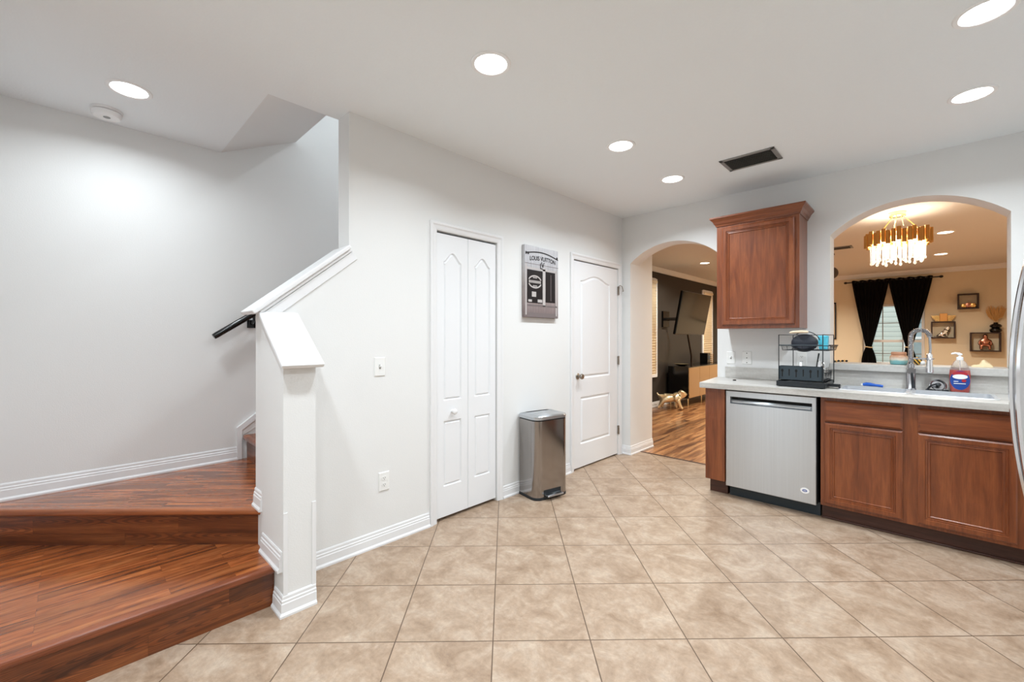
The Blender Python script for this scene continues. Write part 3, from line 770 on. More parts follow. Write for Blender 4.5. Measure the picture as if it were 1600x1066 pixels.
# end panel
ep = thing('cabinet_end_panel', 'narrow cherry end panel left of the dishwasher', 'cabinet', (1.175,-.28,0))
MB().box(1.10,1.252,-.575,-.02,.115,.868).build('panel', M_cabv, ep, bevel=.003)
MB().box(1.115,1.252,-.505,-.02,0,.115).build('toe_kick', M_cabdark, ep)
# dishwasher
dw = thing('dishwasher', 'stainless steel dishwasher under the counter left of the sink cabinet', 'dishwasher', (1.566,-.3,0))
DWY = .598
M_dw = M_steel
x0, x1 = 1.262, 1.868
MB().box(x0+.004,x1-.004,-.56,-.02,.10,.862).build('tub', M_black, dw)
hx0, hx1, hz0, hz1 = 1.300, 1.838, .757, .812
MB(FB).panel(x0+.004, x1-.006, .098, .858, .562, DWY, [(rect(hx0,hx1,hz0,hz1), [(.0005,.030)])], edge=(.004,.004)).build('door', M_steel, dw)
MB(FB).panel(hx0+.001, hx1-.001, hz0+.001, hz0+.030, DWY-.028, DWY+.002, edge=(.012,.012)).build('handle', M_steel, dw)
MB(FB).box(hx0+.002, hx1-.002, hz0+.030, hz1-.001, DWY-.0295, DWY-.028).build('handle_recess', M_black, dw)
MB().box(x0+.006,x1+.005,-.50,-.48,0,.095).build('kick_plate', M_slate, dw)
bd_ = MB(FB).lathe((1.795,.187,DWY), [(.027,0),(.027,.0012),(0,.0015)], 28, 1, .75).build('badge', M_white, dw)
MB(FB).lathe((1.795,.187,DWY+.0015), [(.015,0),(.015,.0006),(0,.0007)], 24, 1, .62).build('badge_emblem', M_label_blue, bd_)
MB(FB).box(1.784,1.806,.1855,.1875,DWY+.0021,DWY+.0026).box(1.788,1.802,.190,.1915,DWY+.0021,DWY+.0026).box(1.788,1.802,.1815,.183,DWY+.0021,DWY+.0026).build('badge_marks', M_plate, bd_)
# sink base cabinet
sc = thing('sink_base_cabinet', 'cherry sink base cabinet with two raised doors and false drawer fronts', 'cabinet', (2.36,-.3,0))
cx0, cx1 = 1.884, 3.45
fb = MB()
fb.box(cx0,cx1,FY,FY+.02,.105,.868)
fb.box(cx0,cx0+.018,FY+.02,-.02,.105,.868); fb.box(cx1-.018,cx1,FY+.02,-.02,.105,.868); fb.box(cx0,cx1,FY+.02,-.02,.105,.12)
fb.build('body', M_cabv, sc)
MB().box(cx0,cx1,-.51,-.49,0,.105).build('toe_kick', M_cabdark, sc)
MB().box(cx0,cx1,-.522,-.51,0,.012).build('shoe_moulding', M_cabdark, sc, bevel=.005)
for (u0,u1) in ((1.907,2.311),(2.380,2.782)):
    MB(FB).panel(u0,u1,.697,.840,-FY+.001,-FY+.024, edge=(.012,.009)).build('drawer_front', M_cabh, sc)
    cab_door('door', u0, u1, .128, .686, sc, -FY+.001, -FY+.024)
# countertop with two sink cut-outs
ct = MB(); CZ0, CZ1 = .868, .910
SY0, SY1 = -.425, -.115
BX = ((1.972,2.322),(2.362,2.716))
ct.prism_z([(1.005,-.0),(1.072,-.630),(BX[0][0],-.630),(BX[0][0],-.0)], CZ0, CZ1)
ct.box(BX[0][0],BX[1][1],-.630,SY0,CZ0,CZ1); ct.box(BX[0][0],BX[1][1],SY1,0,CZ0,CZ1)
ct.box(BX[0][1],BX[1][0],SY0,SY1,CZ0,CZ1); ct.box(BX[1][1],3.45,-.630,0,CZ0,CZ1)
tag(ct.build('countertop', M_stone), 'pale grey stone-look worktop over dishwasher and sink cabinet', 'countertop')
tag(MB().box(1.078,1.862,-.020,-.0005,.9105,1.012).build('backsplash', M_stone2, bevel=.002), 'low grey backsplash strip under the switch and blank plate', 'backsplash')
tag(MB().box(1.864,3.45,-.016,-.0005,.9105,1.0245).build('backsplash', M_stone2), 'grey streaked backsplash behind the sink below the pass-through ledge', 'backsplash')
tag(MB().box(1.8635,2.8105,-.045,.245,1.0255,1.076).build('ledge', M_stone, bevel=.003), 'grey pass-through ledge under the arched opening', 'ledge')
sink = thing('double_sink', 'stainless steel double-bowl sink set in the grey worktop', 'sink', (2.345,-.27,.70))
for (u0,u1) in BX:
    def rr(x0_,x1_,y0_,y1_,r_,z_):
        P = []
        for cx_, cy_, a0 in ((x1_-r_,y1_-r_,0),(x0_+r_,y1_-r_,90),(x0_+r_,y0_+r_,180),(x1_-r_,y0_+r_,270)):
            for i in range(6):
                a = math.radians(a0+18*i); P.append((cx_+r_*math.cos(a), cy_+r_*math.sin(a), z_))
        return P
    bo = MB().loops([rr(u0-.018,u1+.018,SY0-.012,SY1+.012,.03,.9108), rr(u0-.016,u1+.016,SY0-.010,SY1+.010,.03,.9140), rr(u0+.004,u1-.004,SY0+.004,SY1-.004,.03,.9135), rr(u0+.008,u1-.008,SY0+.008,SY1-.008,.04,.74), rr(u0+.03,u1-.03,SY0+.03,SY1-.03,.05,.715)], cap0=False).build('bowl', M_sink, sink, smooth=True)
    MB().lathe(((u0+u1)/2,(SY0+SY1)/2,.7155), [(.045,0),(.042,.003),(.03,.0005),(0,.0005)], 20).build('drain', M_chrome, bo, smooth=True)
# faucet
FX, FYY = 2.338, -.085
fc = thing('faucet', 'dark steel spring-neck kitchen faucet standing between the two bowls', 'faucet', (FX,FYY,.910))
MB().lathe((FX,FYY,.9105), [(.030,0),(.030,.004),(.029,.008),(.026,.012),(.026,.150),(.020,.155),(.016,.160)], 24).build('base_column', M_faucet, fc, smooth=True)
MB().lathe((FX,FYY,1.065), [(.021,0),(.021,.03),(.014,.034)], 20).build('collar', M_faucet, fc, smooth=True)
st_ = 1.06
neck = [(FX,FYY,st_), (FX,FYY,1.235)]
R_ = .048; ccx = FX+R_
for i in range(1,15):
    a = PI-PI*1.02*i/14; neck.append((ccx+R_*math.cos(a), FYY-.012*i/14, 1.285+R_*1.0*math.sin(a)))
neck.insert(2, (FX,FYY,1.26))
MB().tube(neck, .0085, 10).build('hose', M_blackmetal, fc, smooth=True)
# spring coil around the hose
sp = []
def along(t, P):
    d = [0]
    for a, b in zip(P, P[1:]): d.append(d[-1]+(Vector(b)-Vector(a)).length)
    x = t*d[-1]
    for i in range(len(P)-1):
        if x <= d[i+1]+1e-9:
            f = (x-d[i])/(d[i+1]-d[i]); a, b = Vector(P[i]), Vector(P[i+1]); return a.lerp(b,f), (b-a).normalized()
    return Vector(P[-1]), (Vector(P[-1])-Vector(P[-2])).normalized()
turns = 46
for i in range(turns*8+1):
    p, d = along(i/(turns*8), neck); s_ = Vector((0,1,0)); n_ = d.cross(s_).normalized()
    a = 2*PI*i/8; sp.append(p+(s_*math.cos(a)+n_*math.sin(a))*.0135)
MB().tube(sp, .0027, 6).build('spring', M_faucet, fc, smooth='all')
ex, ey, ez = neck[-1]
MB().tube([(ex,ey,ez),(ex+.004,ey,1.20),(ex+.002,ey,1.165)], .0075, 10).build('spray_hose', M_faucet, fc, smooth=True)
MB().lathe((ex,ey,1.035), [(.018,0),(.021,.004),(.0195,.03),(.0165,.075),(.0165,.125),(.012,.132),(.009,.135)], 20).build('spray_head', M_chrome, fc, smooth=True)
MB().tube([(FX,FYY,1.132),(ex,ey,1.132)], .006, 8).tube([(ex+.021*math.cos(2*PI*i/16), ey+.021*math.sin(2*PI*i/16),1.132) for i in range(16)], .004, 6, True).build('holder_arm', M_faucet, fc, smooth=True)
MB().tube([(FX,FYY-.018,1.045),(FX+.004,FYY-.050,1.045)], [.024,.024], 20).build('valve_body', M_faucet, fc, smooth=True)
MB().tube([(FX+.004,FYY-.040,1.045),(FX+.012,FYY-.052,.985),(FX+.016,FYY-.060,.925)], [.008,.007,.009], 10).build('lever', M_blackmetal, fc, smooth=True)
# soap bottle
sx, sy, sz = 2.580, -.062, .9105
sb = thing('soap_bottle', 'large clear pump bottle of red dish soap behind the right sink bowl', 'soap bottle', (sx,sy,sz))
def sup(z, a, b, n=28, e=2.6):
    P = []
    for k in range(n):
        t = 2*PI*k/n; c_, s_ = math.cos(t), math.sin(t)
        P.append((sx+a*math.copysign(abs(c_)**(2/e),c_), sy+b*math.copysign(abs(s_)**(2/e),s_), z))
    return P
body = [(0,.040,.024),(.008,.046,.028),(.06,.049,.031),(.12,.051,.032),(.150,.048,.030),(.180,.040,.026),(.205,.028,.020),(.220,.015,.015)]
MB().loops([sup(sz+z,a,b_) for z,a,b_ in body]).build('bottle', M_clear, sb, smooth=True)
MB().loops([sup(sz+z+.003,a-.003,b_-.003) for z,a,b_ in body[:4]]+[sup(sz+.148,.046,.028)]).build('liquid', M_soap, sb, smooth=True)
def oval_on_front(z0, ru, rv, k, mat, name, cu=0, parent=None):
    m_ = MB(); n = 28; w = lambda u: sy - .0325*(max(0.0,1-(abs(u)/.0515)**2.6))**(1/2.6) - k
    ring = [(sx+cu+ru*math.cos(2*PI*i/n), z0+rv*math.sin(2*PI*i/n)) for i in range(n)]
    inner = [(sx+cu+ru*.5*math.cos(2*PI*i/n), z0+rv*.5*math.sin(2*PI*i/n)) for i in range(n)]
    m_.loops([[(x,w(x-sx),z) for x,z in ring],[(x,w(x-sx),z) for x,z in inner],[(sx+cu,w(cu),z0)]*n] if False else [[(x,w(x-sx),z) for x,z in ring],[(x,w(x-sx),z) for x,z in inner]], cap0=False)
    return m_.build(name, mat, parent or sb, smooth=True)
lb = oval_on_front(sz+.082, .047, .064, .0012, M_label_blue, 'label')
oval_on_front(sz+.124, .036, .018, .0018, M_label_red, 'label_band', 0, lb)
oval_on_front(sz+.106, .036, .016, .0026, M_white, 'label_logo', 0, lb)
oval_on_front(sz+.080, .011, .010, .0026, M_label_red, 'label_fruit', .018, lb)
mk = MB()
for (u0_,u1_,zz) in ((-.030,-.008,.074),(-.030,.026,.060)): mk.box(sx+u0_,sx+u1_,sy-.0355,sy-.0335,sz+zz-.002,sz+zz+.002)
mk.build('label_lines', M_white, lb)
MB().lathe((sx,sy,sz+.218), [(.017,0),(.017,.018),(.008,.021),(.006,.024),(.006,.034)], 20).build('cap', M_white, sb, smooth=True)
MB().tube([(sx,sy,sz+.05),(sx,sy,sz+.22)], .003, 6).build('dip_tube', M_white, sb, smooth=True)
MB().lathe((sx,sy,sz+.250), [(.012,0),(.013,.006),(.010,.012),(0,.013)], 14).tube([(sx,sy,sz+.258),(sx-.022,sy-.006,sz+.264),(sx-.040,sy-.010,sz+.258)], [.008,.006,.005], 10).build('pump_head', M_white, sb, smooth=True)
# sink strainer / stopper leaning behind the right bowl
sn = thing('sink_strainer', 'dark metal sink strainer leaning beside the red soap bottle', 'sink strainer', (2.475,-.068,.9105), math.radians(12))
rs = Matrix.Rotation(math.radians(62),4,'X')
d_ = MB(Matrix.Translation((0,.0,.038)) @ rs); d_.lathe((0,0,0), [(.045,-.004),(.046,0),(.040,.003),(.030,-.006),(.026,-.024),(0,-.026)], 24); d_.build('basket', M_faucet, sn, smooth=True)
d_ = MB(Matrix.Translation((0,.0,.038)) @ rs); d_.lathe((0,0,0), [(.010,.0),(.010,.010),(.014,.016),(.010,.022),(0,.023)], 14); d_.build('grip', M_blackmetal, sn, smooth=True)
MB().box(-.060,.050,-.020,.016,0,.010).tube([(-.055,-.01,.008),(-.04,-.012,.035),(-.01,-.02,.05)], .006, 8).build('stand', M_blackmetal, sn, bevel=.003)
# blue brush handle lying across the left bowl edge
bh = thing('dish_brush', 'blue-handled dish brush lying at the back of the left sink bowl', 'brush', (2.135,-.095,.911))
MB().tube([(2.075,-.095,.926),(2.095,-.095,.930),(2.12,-.096,.929),(2.145,-.098,.926),(2.175,-.100,.924),(2.190,-.100,.922)], [.010,.014,.0135,.010,.0095,.009], 12).build('handle', M_blue, bh, smooth=True)
MB().tube([(2.065,-.094,.924),(2.078,-.095,.926)], [.007,.010], 10).build('neck', M_white, bh, smooth=True)
tag(MB().lathe((1.237,-.285,.9105), [(.014,0),(.014,.006),(.009,.009),(0,.009)], 14).build('bottle_stopper', M_blackgloss, smooth=True), 'tiny black stopper lying on the worktop left of the dish rack', 'stopper')
# ------------------------------------------------------------------ dish rack
rk = thing('dish_rack', 'two-tier black wire dish rack on the worktop left of the sink', 'dish rack', (1.75,-.31,.9105))
rx0, rx1, ry0, ry1, rz = 1.612, 1.886, -.495, -.125, .9105
tr = MB(); tr.box(rx0-.012,rx1+.012,ry0-.012,ry1+.012,rz+.012,rz+.018)
for (a,b,c_,d_) in ((rx0-.014,rx1+.014,ry0-.014,ry0-.010),(rx0-.014,rx1+.014,ry1+.010,ry1+.014),(rx0-.014,rx0-.010,ry0-.014,ry1+.014),(rx1+.010,rx1+.014,ry0-.014,ry1+.014)): tr.box(a,b,c_,d_,rz+.004,rz+.042)
for (a,b) in ((rx0,ry0),(rx1-.02,ry0),(rx0,ry1-.02),(rx1-.02,ry1-.02)): tr.box(a,a+.02,b,b+.02,rz,rz+.014)
tr.build('drip_tray', M_blackmetal, rk, bevel=.002)
MB().box(rx1+.010,rx1+.085,-.40,-.36,rz+.014,rz+.020).box(rx1+.010,rx1+.085,-.405,-.400,rz+.012,rz+.030).box(rx1+.010,rx1+.085,-.360,-.355,rz+.012,rz+.030).box(rx1+.080,rx1+.086,-.405,-.355,rz+.001,rz+.022).build('drain_spout', M_blackmetal, rk)
# caddy front with black inlays standing for the shaded spoon, fork and knife openings
cy_ = ry0+.006; cz0, cz1 = rz+.052, rz+.155
hol = []
n6 = 6
for i in range(n6):
    u = rx0+.024+(rx1-.028-rx0-.024)*i/(n6-1)-.002
    zb, zt_ = cz0+.022, cz1-.022
    if i % 2 == 0:
        pts = [(u-.0035,zb),(u+.0035,zb),(u+.0035,zt_-.022)]
        for k in range(9):
            a = math.radians(-60+300*k/8); pts.append((u+.0085*math.cos(a), zt_-.012+.012*math.sin(a)))
        pts.append((u-.0035,zt_-.022))
    else: pts = [(u-.003,zb+.008),(u+.003,zb+.008),(u+.0045,zt_),(u-.0045,zt_)]
    hol.append((pts, [(.0001,.0018)]))
MB(FB).panel(rx0,rx1-.004,cz0,cz1,-cy_-.002,-cy_,edge=(.0005,.0005)).build('utensil_caddy_front', M_slate, rk)
for pts,_ in hol: MB().prism_y(pts, cy_-.0006, cy_-.0001).build('dark_inlay', M_black, rk)
MB().box(rx0,rx0+.002,cy_,cy_+.07,cz0,cz1).box(rx1-.006,rx1-.004,cy_,cy_+.07,cz0,cz1).box(rx0,rx1-.004,cy_+.068,cy_+.07,cz0,cz1).box(rx0,rx1-.004,cy_,cy_+.07,cz0,cz0+.002).build('utensil_caddy', M_blackmetal, rk)
wr = .0032
for (px, py) in ((rx0,ry0),(rx1,ry0),(rx0+.022,ry1),(rx1+.016,ry1)):
    MB().tube([(px,py,rz+.02),(px,py,1.300)], wr, 8).build('post', M_blackmetal, rk, smooth=True)
for (a,b) in (((rx0,ry0),(rx0+.022,ry1)),((rx1,ry0),(rx1+.016,ry1)),((rx0+.022,ry1),(rx1+.016,ry1))):
    MB().tube([(a[0],a[1],1.300),(b[0],b[1],1.300)], wr*.8, 8).build('top_rail', M_blackmetal, rk, smooth=True)
def basket(x0_,x1_,y0_,y1_,z_,h,flare,name,par,nx=9,ny=12):
    m_ = MB(); f_ = flare
    for zz, ff, r_ in ((z_,0,.0026),(z_+h,f_,.0034)):
        m_.tube([(x0_-ff,y0_-ff,zz),(x1_+ff,y0_-ff,zz),(x1_+ff,y1_+ff,zz),(x0_-ff,y1_+ff,zz)], r_, 6, True)
    for i in range(nx+1):
        x = x0_+(x1_-x0_)*i/nx; m_.tube([(x,y0_-f_,z_+h),(x,y0_,z_),(x,y1_,z_),(x,y1_+f_,z_+h)], .0015, 5)
    for i in range(ny+1):
        y = y0_+(y1_-y0_)*i/ny; m_.tube([(x0_-f_,y,z_+h),(x0_,y,z_),(x1_,y,z_),(x1_+f_,y,z_+h)], .0015, 5)
    return m_.build(name, M_blackmetal, par)
basket(rx0+.02,rx1+.03,ry0+.02,ry1-.01,1.185,.035,.012,'upper_basket',rk)
MB().tube([(rx0,ry0,1.222),(rx1,ry0,1.222)], .0045, 8).build('shelf_rail', M_slate, rk, smooth=True)
basket(rx0+.02,rx1,ry0+.085,ry1-.01,rz+.05,.06,.004,'lower_basket',rk)
# pan in the upper tier: navy dish seen face-on with a wooden bail handle
pn = thing('enamel_pan', 'dark navy round pan with pale wooden handle standing in the rack top tier', 'pan', (1.758,-.425,1.19), local=True)
tm = Matrix.Rotation(math.radians(78),4,'X')
d_ = MB(Matrix.Translation((0,0,.055)) @ tm); d_.lathe((0,0,0), [(0,.004),(.066,.004),(.078,-.004),(.083,-.022),(.086,-.030),(.083,-.030),(.078,-.020),(.064,-.002),(0,-.002)], 36, 1, .80); d_.build('dish', M_navy, pn, smooth=True)
hp = []
for i in range(13):
    a = math.radians(15+115*i/12); hp.append((.012+.090*math.cos(a), .004, .048+.086*math.sin(a)))
MB().tube(hp, .003, 8).build('bail', M_blackmetal, pn, smooth=True)
MB().tube([(-.088,-.006,.126),(-.070,-.006,.130),(-.020,-.006,.133),(.022,-.006,.131),(.030,-.006,.129)], [.006,.010,.0105,.010,.007], 12).build('handle', M_beech, pn, smooth=True)
cup = tag(MB().loops([[(1.862+a*(.026+.006*t)*1.0, -.30+b*(.026+.006*t), 1.1895+.105*t) for a,b in ((-1,-1),(1,-1),(1,1),(-1,1))] for t in (0,1)]).build('plastic_container', M_cyan, bevel=.006), 'turquoise plastic container standing behind the navy pan', 'container')
# cutlery and glasses in the rack
tag(MB().tube([(1.830,-.455,rz+.058),(1.848,-.462,1.10),(1.858,-.464,1.165)], [.004,.004,.0055], 8).build('utensil', M_blackmetal, smooth=True), 'black utensil handle slanting up out of the cutlery caddy', 'utensil')
for i, (x, y, zt_, dx, l) in enumerate(((1.850,-.452,1.118,.016,'silver fork at the right end of the cutlery caddy'),(1.862,-.446,1.105,.022,'silver spoon leaning furthest right in the cutlery caddy'),(1.745,-.452,1.105,.0,'white-handled knife upright in the middle of the cutlery caddy'))):
    f_ = thing('cutlery', l, 'cutlery', (x,y,rz+.056))
    mt = M_white if i == 2 else M_chrome
    MB().tube([(x,y,rz+.057),(x+dx*.6,y,rz+.14)], [.003,.004], 8).build('handle', mt, f_, smooth=True)
    if i == 0:
        k_ = MB(); k_.box(x+dx*.6-.008,x+dx*.6+.008,y-.001,y+.001,rz+.139,rz+.165)
        for q_ in (-.007,-.002,.003): k_.box(x+dx*.6+q_,x+dx*.6+q_+.003,y-.001,y+.001,rz+.165,rz+.20)
        k_.build('tines', M_chrome, f_)
    elif i == 1: MB().ball((x+dx*.85,y,rz+.165), .026, 10, 1, .55, .3).build('spoon_bowl', M_chrome, f_, smooth=True)
    else: MB().box(x-.007,x+.007,y-.001,y+.001,rz+.139,rz+.185).build('blade', M_chrome, f_)
for x, y, l in ((1.872,-.30,'clear drinking glass in the lower dish rack nearest the front'),(1.868,-.20,'clear drinking glass in the lower dish rack towards the wall')):
    tag(MB().lathe((x-.02,y,rz+.054), [(.026,.0),(.030,.002),(.033,.09),(.031,.09),(.028,.006),(0,.005)], 20).build('drinking_glass', M_clear, smooth=True), l, 'glass')
tag(MB().lathe((1.70,-.28,rz+.054), [(.02,0),(.05,.012),(.065,.05),(.063,.05),(.048,.015),(0,.004)], 24).build('bowl', M_white, smooth=True), 'white bowl in the lower dish rack behind the cutlery caddy', 'bowl')

# ------------------------------------------------------------------ wall cabinet
uc = thing('wall_cabinet', 'cherry wall cabinet with crown moulding above the worktop', 'cabinet', (1.405,-.16,1.355))
ux0, ux1, uy = 1.100, 1.710, -.305
MB().box(ux0,ux1,uy,-.001,1.356,2.262).build('body', M_cabv, uc, bevel=.002)
cab_door('door', 1.147, 1.680, 1.386, 2.226, uc, -uy+.001, -uy+.020, .034)
MB().sweep([(ux0,-.001),(ux0,uy),(ux1,uy),(ux1,-.001)][::-1], [(0,0)]).bm.free() if False else None
CRN = [(0,-.012),(.006,-.012),(.010,.0),(.014,.006),(.018,.010),(.026,.030),(.042,.048),(.048,.054),(.048,.066),(0,.066)]
MB().sweep([(ux0,-.001),(ux0,uy),(ux1,uy),(ux1,-.001)], [(-d,z) for d,z in CRN] if False else CRN, 2.256).build('crown_moulding', M_cabh, uc)

# ------------------------------------------------------------------ fridge at the right edge
fr = thing('refrigerator', 'stainless steel french-door refrigerator cut off by the right edge', 'refrigerator', (3.0,-2.66,0))
fx, fy0, fy1, fh = 2.640, -3.11, -2.215, 1.765
MB().box(fx+.055,3.38,fy0,fy1,.03,fh-.01).build('body', M_grey, fr, bevel=.006)
for a, b in ((-2.660,fy1),(fy0,-2.668)):
    MB().loops([[(fx+.050,y,.70),(fx+.050,y,fh-.012)] for y in ()]) if False else None
    n = 10; L = []
    for z in (.705, fh-.012):
        row = [(fx+.052,a,z)]
        for i in range(n+1):
            t = i/n; y = a+(b-a)*t; bow = .012*(1-(2*((y-fy0)/(fy1-fy0))-1)**2)
            e_ = .010*(max(0,1-min(t,1-t)/.04))**2
            row.append((fx+.012-bow+e_, y, z))
        row.append((fx+.052,b,z)); L.append(row)
    MB().loops(L).build('door', M_steelh, fr, smooth=True)
MB().box(fx+.004,fx+.052,fy0,fy1,.08,.692).build('freezer_drawer', M_steelh, fr, bevel=.008)
hz = [(.800,.028),(.83,.016),(.860,.592-.592-.002)]
for yh in (-2.607, -2.722):
    P = []
    for i in range(25):
        t = i/24; z = .74+.86*t; x = 2.5795+.032*((z-1.175)/.33)**2 if True else 0
        P.append((min(x, fx+.006), yh, z))
    # bowed flat bar
    L = []
    for i,(x,y,z) in enumerate(P):
        L.append([(x-.012,y+.010,z),(x-.007,y+.014,z),(x+.010,y+.014,z),(x+.013,y+.010,z),(x+.013,y-.010,z),(x+.010,y-.014,z),(x-.007,y-.014,z),(x-.012,y-.010,z)])
    MB().loops(L).build('door_handle', M_chrome, fr, smooth=True)
MB().box(fx+.002,fx+.12,fy1-.07,fy1-.004,fh-.014,fh+.020).build('hinge_cover', M_blackmetal, fr, bevel=.006)

# ================================================================== LEDGE ITEMS
def candle_mat():
    m, t, N, L, P = nt('layered_candle_glass')
    v = mapping(N, L, (0,0,0), (1,1,1)); s_ = N.new('ShaderNodeSeparateXYZ'); L.new(v, s_.inputs[0])
    n = noise(N, L, v, 25, 3)
    ad = N.new('ShaderNodeMath'); ad.operation = 'MULTIPLY_ADD'; L.new(n, ad.inputs[0]); ad.inputs[1].default_value = .02; L.new(s_.outputs['Z'], ad.inputs[2])
    mr = N.new('ShaderNodeMapRange'); L.new(ad.outputs[0], mr.inputs['Value']); mr.inputs['From Min'].default_value = 0; mr.inputs['From Max'].default_value = .09
    c = ramp(N, [(0, rgb(96,160,168)), (.42, rgb(128,186,188)), (.55, rgb(226,216,200)), (.8, rgb(206,160,128)), (1, rgb(180,120,90))]); L.new(mr.outputs[0], c.inputs[0])
    L.new(c.outputs[0], P.inputs['Base Color']); P.inputs['Roughness'].default_value = .12; P.inputs['Coat Weight'].default_value = .6
    return m
cj = thing('candle_jar', 'glass candle jar in layered blue and tan on the pass-through ledge', 'candle', (2.268,.10,1.0765))
MB().lathe((2.268,.10,1.0765), [(.044,0),(.050,.004),(.052,.02),(.052,.055),(.048,.066),(.042,.072)], 28).build('jar', candle_mat(), cj, smooth=True)
MB().lathe((2.268,.10,1.1487), [(.042,0),(.044,.002),(.044,.018),(.041,.022),(0,.023)], 28).build('lid', plain('copper_lid', rgb(186,132,100), .4), cj, smooth=True)
def striped(name, a, b, rot, sc_):
    m, t, N, L, P = nt(name)
    v = mapping(N, L, rot, (sc_,sc_,sc_)); wv = N.new('ShaderNodeTexWave'); L.new(v, wv.inputs['Vector']); wv.inputs['Scale'].default_value = 1
    c = ramp(N, [(.45,a),(.55,b)]); L.new(wv.outputs['Fac'], c.inputs[0]); L.new(c.outputs[0], P.inputs['Base Color']); P.inputs['Roughness'].default_value = .5
    return m
M_bee = striped('gold_black_stripe', rgb(24,20,16), rgb(226,176,70), (0,.6,0), 17)
be = thing('striped_ornament', 'small ornament with gold and black stripes beside the faucet', 'ornament', (2.372,.12,1.0765), local=True)
MB().ball((0,0,.030), .030, 10, 1.0, .8, .7).build('striped_body', M_bee, be, smooth=True)
MB().ball((.026,-.004,.016), .016, 8).build('head', M_white, be, smooth=True)
nb = thing('bead_garland', 'black and gold bead string at the left end of the ledge', 'beads', (1.915,.10,1.0765), local=True)
for i in range(7):
    MB().ball((-.036+.013*i,.002*(i%2),.0085+.0015*(i%3)+.001*i), .0085, 7).build('bead', M_gold if i % 2 else M_blackgloss, nb, smooth=True)
n_ = thing('folded_napkin', 'cream folded cloth peaking above the right end of the ledge', 'napkin', (2.692,.13,1.0765), local=True)
L = []
for i in range(9):
    t = i/8; x = -.050+.10*t; h = .006+.040*math.exp(-((t-.62)/.22)**2)+.010*math.sin(9*t)**2
    L.append([(x,-.035,0),(x,-.022,h*.7),(x,0,h),(x,.022,h*.7),(x,.035,0)])
MB().loops(L).build('cloth', M_cream, n_, smooth=True)

# ================================================================== LIVING ROOM: far wall
wn = sroot('window_1', ((WX0+WX1)/2, FW, WZ0))
f_ = MB(); fwid = .045
f_.box(WX0,WX0+fwid,FW+.03,FW+.09,WZ0,WZ1); f_.box(WX1-fwid,WX1,FW+.03,FW+.09,WZ0,WZ1); f_.box(WX0,WX1,FW+.03,FW+.09,WZ1-fwid,WZ1); f_.box(WX0,WX1,FW+.03,FW+.09,WZ0,WZ0+fwid)
f_.box(WX0,WX1,FW+.04,FW+.08,1.185,1.235)
f_.build('window_frame', M_trim, wn, bevel=.004)
g_ = MB()
for u in (WX0+.31, WX0+.61): g_.box(u-.008,u+.008,FW+.055,FW+.065,WZ0+fwid,WZ1-fwid)
g_.box(WX0+fwid,WX1-fwid,FW+.055,FW+.065,1.56,1.575); g_.box(WX0+fwid,WX1-fwid,FW+.055,FW+.065,.95,.965)
g_.build('muntins', M_grey, wn)
MB().box(WX0+.01,WX1-.01,FW+.059,FW+.062,WZ0+.01,WZ1-.01).build('pane', M_glass, wn)
MB().box(WX0-.03,WX1+.03,FW-.05,FW+.03,WZ0-.025,WZ0).build('window_sill', M_trim, wn, bevel=.004)
rod = thing('curtain_rod', 'black curtain rod above the living room window', 'curtain rod', (1.9,FW-.08,2.41))
MB().tube([(1.215,FW-.08,2.415),(2.595,FW-.08,2.415)], .012, 12).build('rod', M_blackgloss, rod, smooth=True)
for x in (1.20, 2.61): MB().ball((x,FW-.08,2.415), .030, 10, .8).build('finial', M_blackgloss, rod, smooth=True)
for x in (1.26, 2.55): MB().tube([(x,FW-.08,2.415),(x,FW,2.415)], .007, 8).build('bracket', M_blackgloss, rod, smooth=True)
def curtain(x0_, x1_, tx, tz, hx0_, hx1_, label):
    t_ = thing('curtain', label, 'curtain', ((x0_+x1_)/2, FW-.08, .45))
    nu, nv_ = 64, 40; hw = .044; rows = []
    ztop, zbot = 2.445, .45
    for j in range(nv_+1):
        z = ztop+(zbot-ztop)*j/nv_
        if z >= tz:
            s_ = (ztop-z)/(ztop-tz); e_ = s_**1.12
            l = x0_+(tx-hw-x0_)*e_; r_ = x1_+(tx+hw-x1_)*e_; sq = 1-.55*e_
        else:
            s_ = min(1,(tz-z)/.33); e_ = 1-(1-s_)**2
            l = tx-hw+(hx0_-tx+hw)*e_; r_ = tx+hw+(hx1_-tx-hw)*e_; sq = .45+.35*e_
        row = []
        for i in range(nu+1):
            u = i/nu
            ph = u*2*PI*9
            row.append((l+(r_-l)*u, FW-.085-.022*sq*math.sin(ph)-.008*math.sin(ph*2.3+1), z+.008*math.sin(ph*.5)*(1 if j==0 else 0)))
        rows.append(row)
    MB().loops(rows, close=False, cap0=False, cap1=False).build('panel', M_curtain, t_, smooth='all', solid=.006)
    tb = MB(); P = [(tx+(hw+.012)*math.cos(2*PI*k/20), FW-.085+.042*math.sin(2*PI*k/20), tz+.006*math.sin(2*PI*k/10)) for k in range(20)]
    tb.tube(P, .011, 8, True).build('tieback', M_rope, t_, smooth=True)
curtain(1.305,1.885,1.573,1.085,1.46,1.69,'left black curtain panel, tied back at the window')
curtain(1.868,2.500,2.170,1.090,2.08,2.28,'right black curtain panel, tied back behind the faucet')
